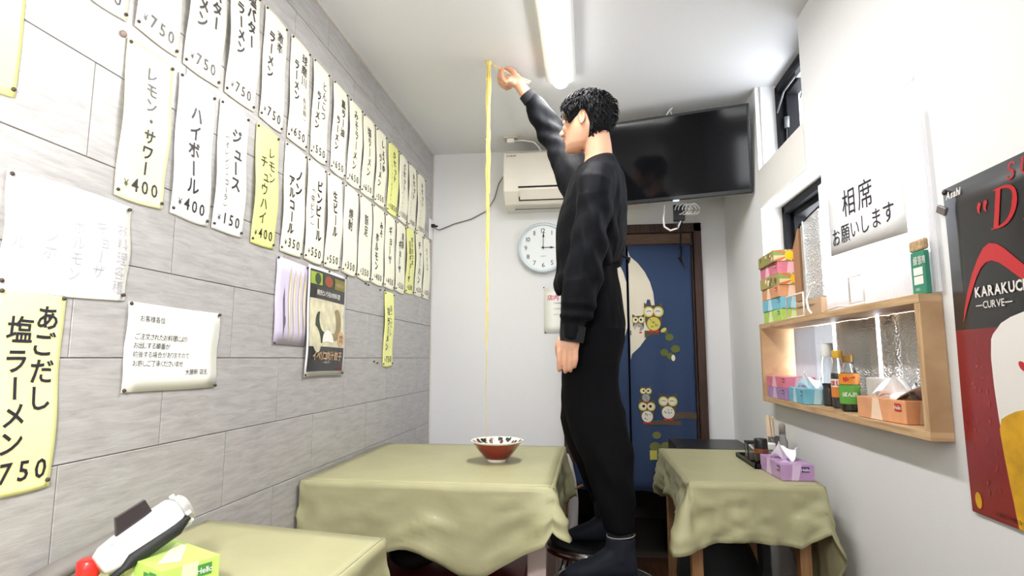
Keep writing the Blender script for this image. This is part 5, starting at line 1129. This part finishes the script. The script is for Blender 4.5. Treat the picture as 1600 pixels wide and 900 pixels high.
MB().box(.586, .618, 2.264, 2.296, zc+.004, zc+.026).build('chili', mat('chili_red', s2(150, 20, 20), .6), e)
MB().box(.58, .624, 2.258, 2.302, zc+.0625, zc+.070).build('lid', blackm, e, bevel=.002)
MB().tube([(.588, 2.258, zc+.06), (.61, 2.256, zc+.035)], .003).build('spoon', white, e)
e = empty('pepper_jar', (.652, 2.235, zc), 'small clear jar with a white lid on the tray', 'jar')
MB().lathe([(.018, 0), (.020, .002), (.020, .045), (.018, .050)], (.652, 2.235, zc), 24).build('jar_body', mat('peppery_glass', s2(150, 140, 128), .25, coat=.4), e, smooth=True)
MB().lathe([(.0205, .048), (.0215, .05), (.0215, .068), (.019, .070)], (.652, 2.235, zc), 24).build('lid', white, e, smooth=False)
e = empty('chopstick_cup', (.690, 2.31, zc), 'clear glass cup behind the white-lidded jar, standing on the tray', 'cup')
b = MB(); rr = [[Vector((.690+r*math.cos(2*math.pi*k/24), 2.31+r*math.sin(2*math.pi*k/24), zc+z)) for k in range(24)] for r, z in ((.018, .001), (.020, .003), (.022, .085), (.0205, .085), (.0185, .006), (.001, .006))]
b.loft(rr, True).build('glass_wall', mat('cup_glass', (.85, .85, .85), .05, trans=.9, ior=1.25), e, smooth=True)
rn = random.Random(6)
for k in range(10):
    a = 2*math.pi*k/10; x, y = .684+.011*math.cos(a), 2.31+.011*math.sin(a); lx = -.022+rn.uniform(-.012, .024)
    o = MB().tube([(x, y, zc+.008), (x+lx*.6, y+rn.uniform(-.006, .006), zc+.160+rn.uniform(-.008, .006))], [.0026, .0038], 6).build('chopstick', chm, None)
    tag(o, 'plain wooden chopstick standing in the glass cup on the tray', 'chopstick', 'chopsticks standing in the glass cup')
o = empty('shaker', (.742, 2.36, zc), 'grey-topped clear shaker beside the chopsticks by the wall', 'shaker')
MB().lathe([(.016, -.005), (.018, 0), (.018, .06), (.012, .075), (.012, .09)], (.738, 2.36, zc), 20).build('shaker_body', mat('shaker_glass', (.6, .6, .6), .1, trans=.7, ior=1.2), o, smooth=True)
MB().lathe([(.012, .088), (.012, .12), (.008, .128)], (.738, 2.36, zc), 20).build('shaker_top', mat('grey_top', s2(150, 138, 128), .5), o, smooth=True)
# ================================================================ NEAR TABLE: TISSUE BOX, CAMCORDER
ga = math.atan2(-.078, .16)
e = tissue_box(-.719, .934, ZT+.003, .178, .093, .054, ga+math.pi/2, lime, limeS, 'bright green tissue box on the near table under the camcorder', limeL)
gm = Matrix.Translation((-.70, .93, ZT+.0578)) @ Matrix.Rotation(ga, 4, 'Z')
MB().lathe([(.001, .0), (.034, .0), (.035, .0008), (.001, .001)], (0, 0, 0), 28, 0, None).build('opening_film', mat('film_white', s2(226, 226, 230), .3), e).matrix_local = Matrix.Translation(Vector((-.665, .915, ZT+.0578))-e.location) @ Matrix.Rotation(ga, 4, 'Z') @ Matrix.Diagonal((1.3, .6, 1, 1))
# logo on the face turned to the viewpoint
t = MB(); Fg = Matrix.Translation((-.719, .934, ZT+.003)) @ Matrix.Rotation(ga, 4, 'Z')
G = lambda u, v, d=.0008: tuple(Fg @ Vector((u, -.0465-d, v)))
t.add([G(.034, .020), G(.072, .020), G(.072, .043), G(.034, .043)], [(0, 1, 2, 3)], 0); htext(t, lambda x, y: G(x, y, .0014), 'Hello', .053, .031, .015, .012, 1, centre=True)
t.build('front_print', [limeL, mat('print_white', (1, 1, 1))], e, fix=False)
ck_ = empty('camcorder', (-.75, .92, ZT+.06), 'white handheld camcorder with black grip strap resting on the green tissue box', 'camcorder')
a0, a1 = Vector((-.775, .875, .776)), Vector((-.728, .965, .826)); dd = (a1-a0).normalized(); uu = Vector((0, 0, 1)); uu = (uu-dd*uu.dot(dd)).normalized(); ss = dd.cross(uu)
cw = mat('white_gloss', s2(236, 236, 238), .25, coat=.5)
def cring(s, ru, rs, n=20, o_=0): 
    c = a0+dd*s+uu*o_; return [c+uu*(ru*math.copysign(abs(math.sin(q))**.75, math.sin(q)))+ss*(rs*math.copysign(abs(math.cos(q))**.75, math.cos(q))) for q in [2*math.pi*k/n for k in range(n)]]
MB().loft([cring(-.012, .016, .018), cring(.0, .023, .024), cring(.02, .026, .026), cring(.08, .029, .029), cring(.112, .029, .029), cring(.118, .026, .026)]).build('body', cw, ck_, smooth=True)
MB().loft([cring(.118, .0275, .0275), cring(.126, .0275, .0275), cring(.127, .024, .024), cring(.134, .024, .024)]).build('lens_ring', mat('lens_silver', s2(190, 188, 186), .3, metal=.4), ck_, smooth=False)
for k in range(10):
    q = 2*math.pi*k/10; c = a0+dd*.123+uu*.0285*math.sin(q)+ss*.0285*math.cos(q)
    MB().tube([c-dd*.004, c+dd*.004], .0035, 6).build('ring_lug', cw, ck_)
c0 = a0+dd*.052+uu*.030
MB().add([c0+dd*x+uu*z+ss*y for y in (-.004, .004) for x, z in ((-.030, -.010), (.032, .0), (.030, .024), (-.018, .024))], [(3, 2, 1, 0), (4, 5, 6, 7), (0, 1, 5, 4), (1, 2, 6, 5), (2, 3, 7, 6), (3, 0, 4, 7)]).build('screen_panel', mat('smoked_screen', (.03, .022, .024), .15, coat=.8), ck_, bevel=.001)
g0 = a0+dd*.068-uu*.022-Vector((-.010, .034, .004))
MB().tube([g0-dd*.062-uu*.006, g0-dd*.035-uu*.004, g0-dd*.02, g0+dd*.055, g0+dd*.078+uu*.008], [(.004, .006), (.005, .008), (.012, .010), (.012, .010), (.006, .008)], 12, up=tuple(uu)).build('grip_strap', mat('black_strap', (.012, .013, .014), .6, bump=.5, bs=300), ck_, smooth=True)
t = MB(); htext(t, lambda x, y: tuple(g0+dd*x+uu*y+Vector((0, -.0108, 0))), 'SONY', .004, .0, .009, .02); t.build('logo', mat('logo_grey', s2(150, 150, 150), .5), ck_, fix=False)
t = MB()
for x, y, w_ in ((.035, .010, .012), (.06, .012, .010), (.085, .004, .004), (.09, .012, .004), (.075, -.005, .003)): t.add([a0+dd*(x+i)+uu*(y+j)+Vector((0, -.031, 0)) for i, j in ((0, 0), (w_, 0), (w_, .0016), (0, .0016))], [(0, 1, 2, 3)])
t.build('body_marks', greyink, ck_, fix=False)
e = empty('capped_bottle', (-.807, .875, ZT), 'bottle with a bright red cap at the bottom left corner of the picture', 'bottle')
MB().lathe([(.015, ZT+.003), (.0165, ZT+.006), (.0165, ZT+.022), (.014, ZT+.036)], (-.807, .875, 0), 24).build('bottle_body', pet, e, smooth=True)
MB().lathe([(.0155, ZT+.034), (.0165, ZT+.036), (.016, ZT+.059), (.012, ZT+.062)], (-.807, .875, 0), 28).build('red_cap', mat('cap_red', s2(232, 40, 34), .3, coat=.3), e, smooth=True)
b = MB(); b.tube([(-.895, .86, ZT+.022), (-.875, .90, ZT+.036), (-.86, .94, ZT+.05), (-.845, .975, ZT+.072)], [(.014, .022), (.016, .024), (.013, .020), (.006, .010)], 14)
tag(b.build('grey_case', mat('grey_fabric', s2(120, 116, 112), .7), None, smooth=True), 'dark grey padded case lying behind the red-capped bottle', 'case')

finish_parents()
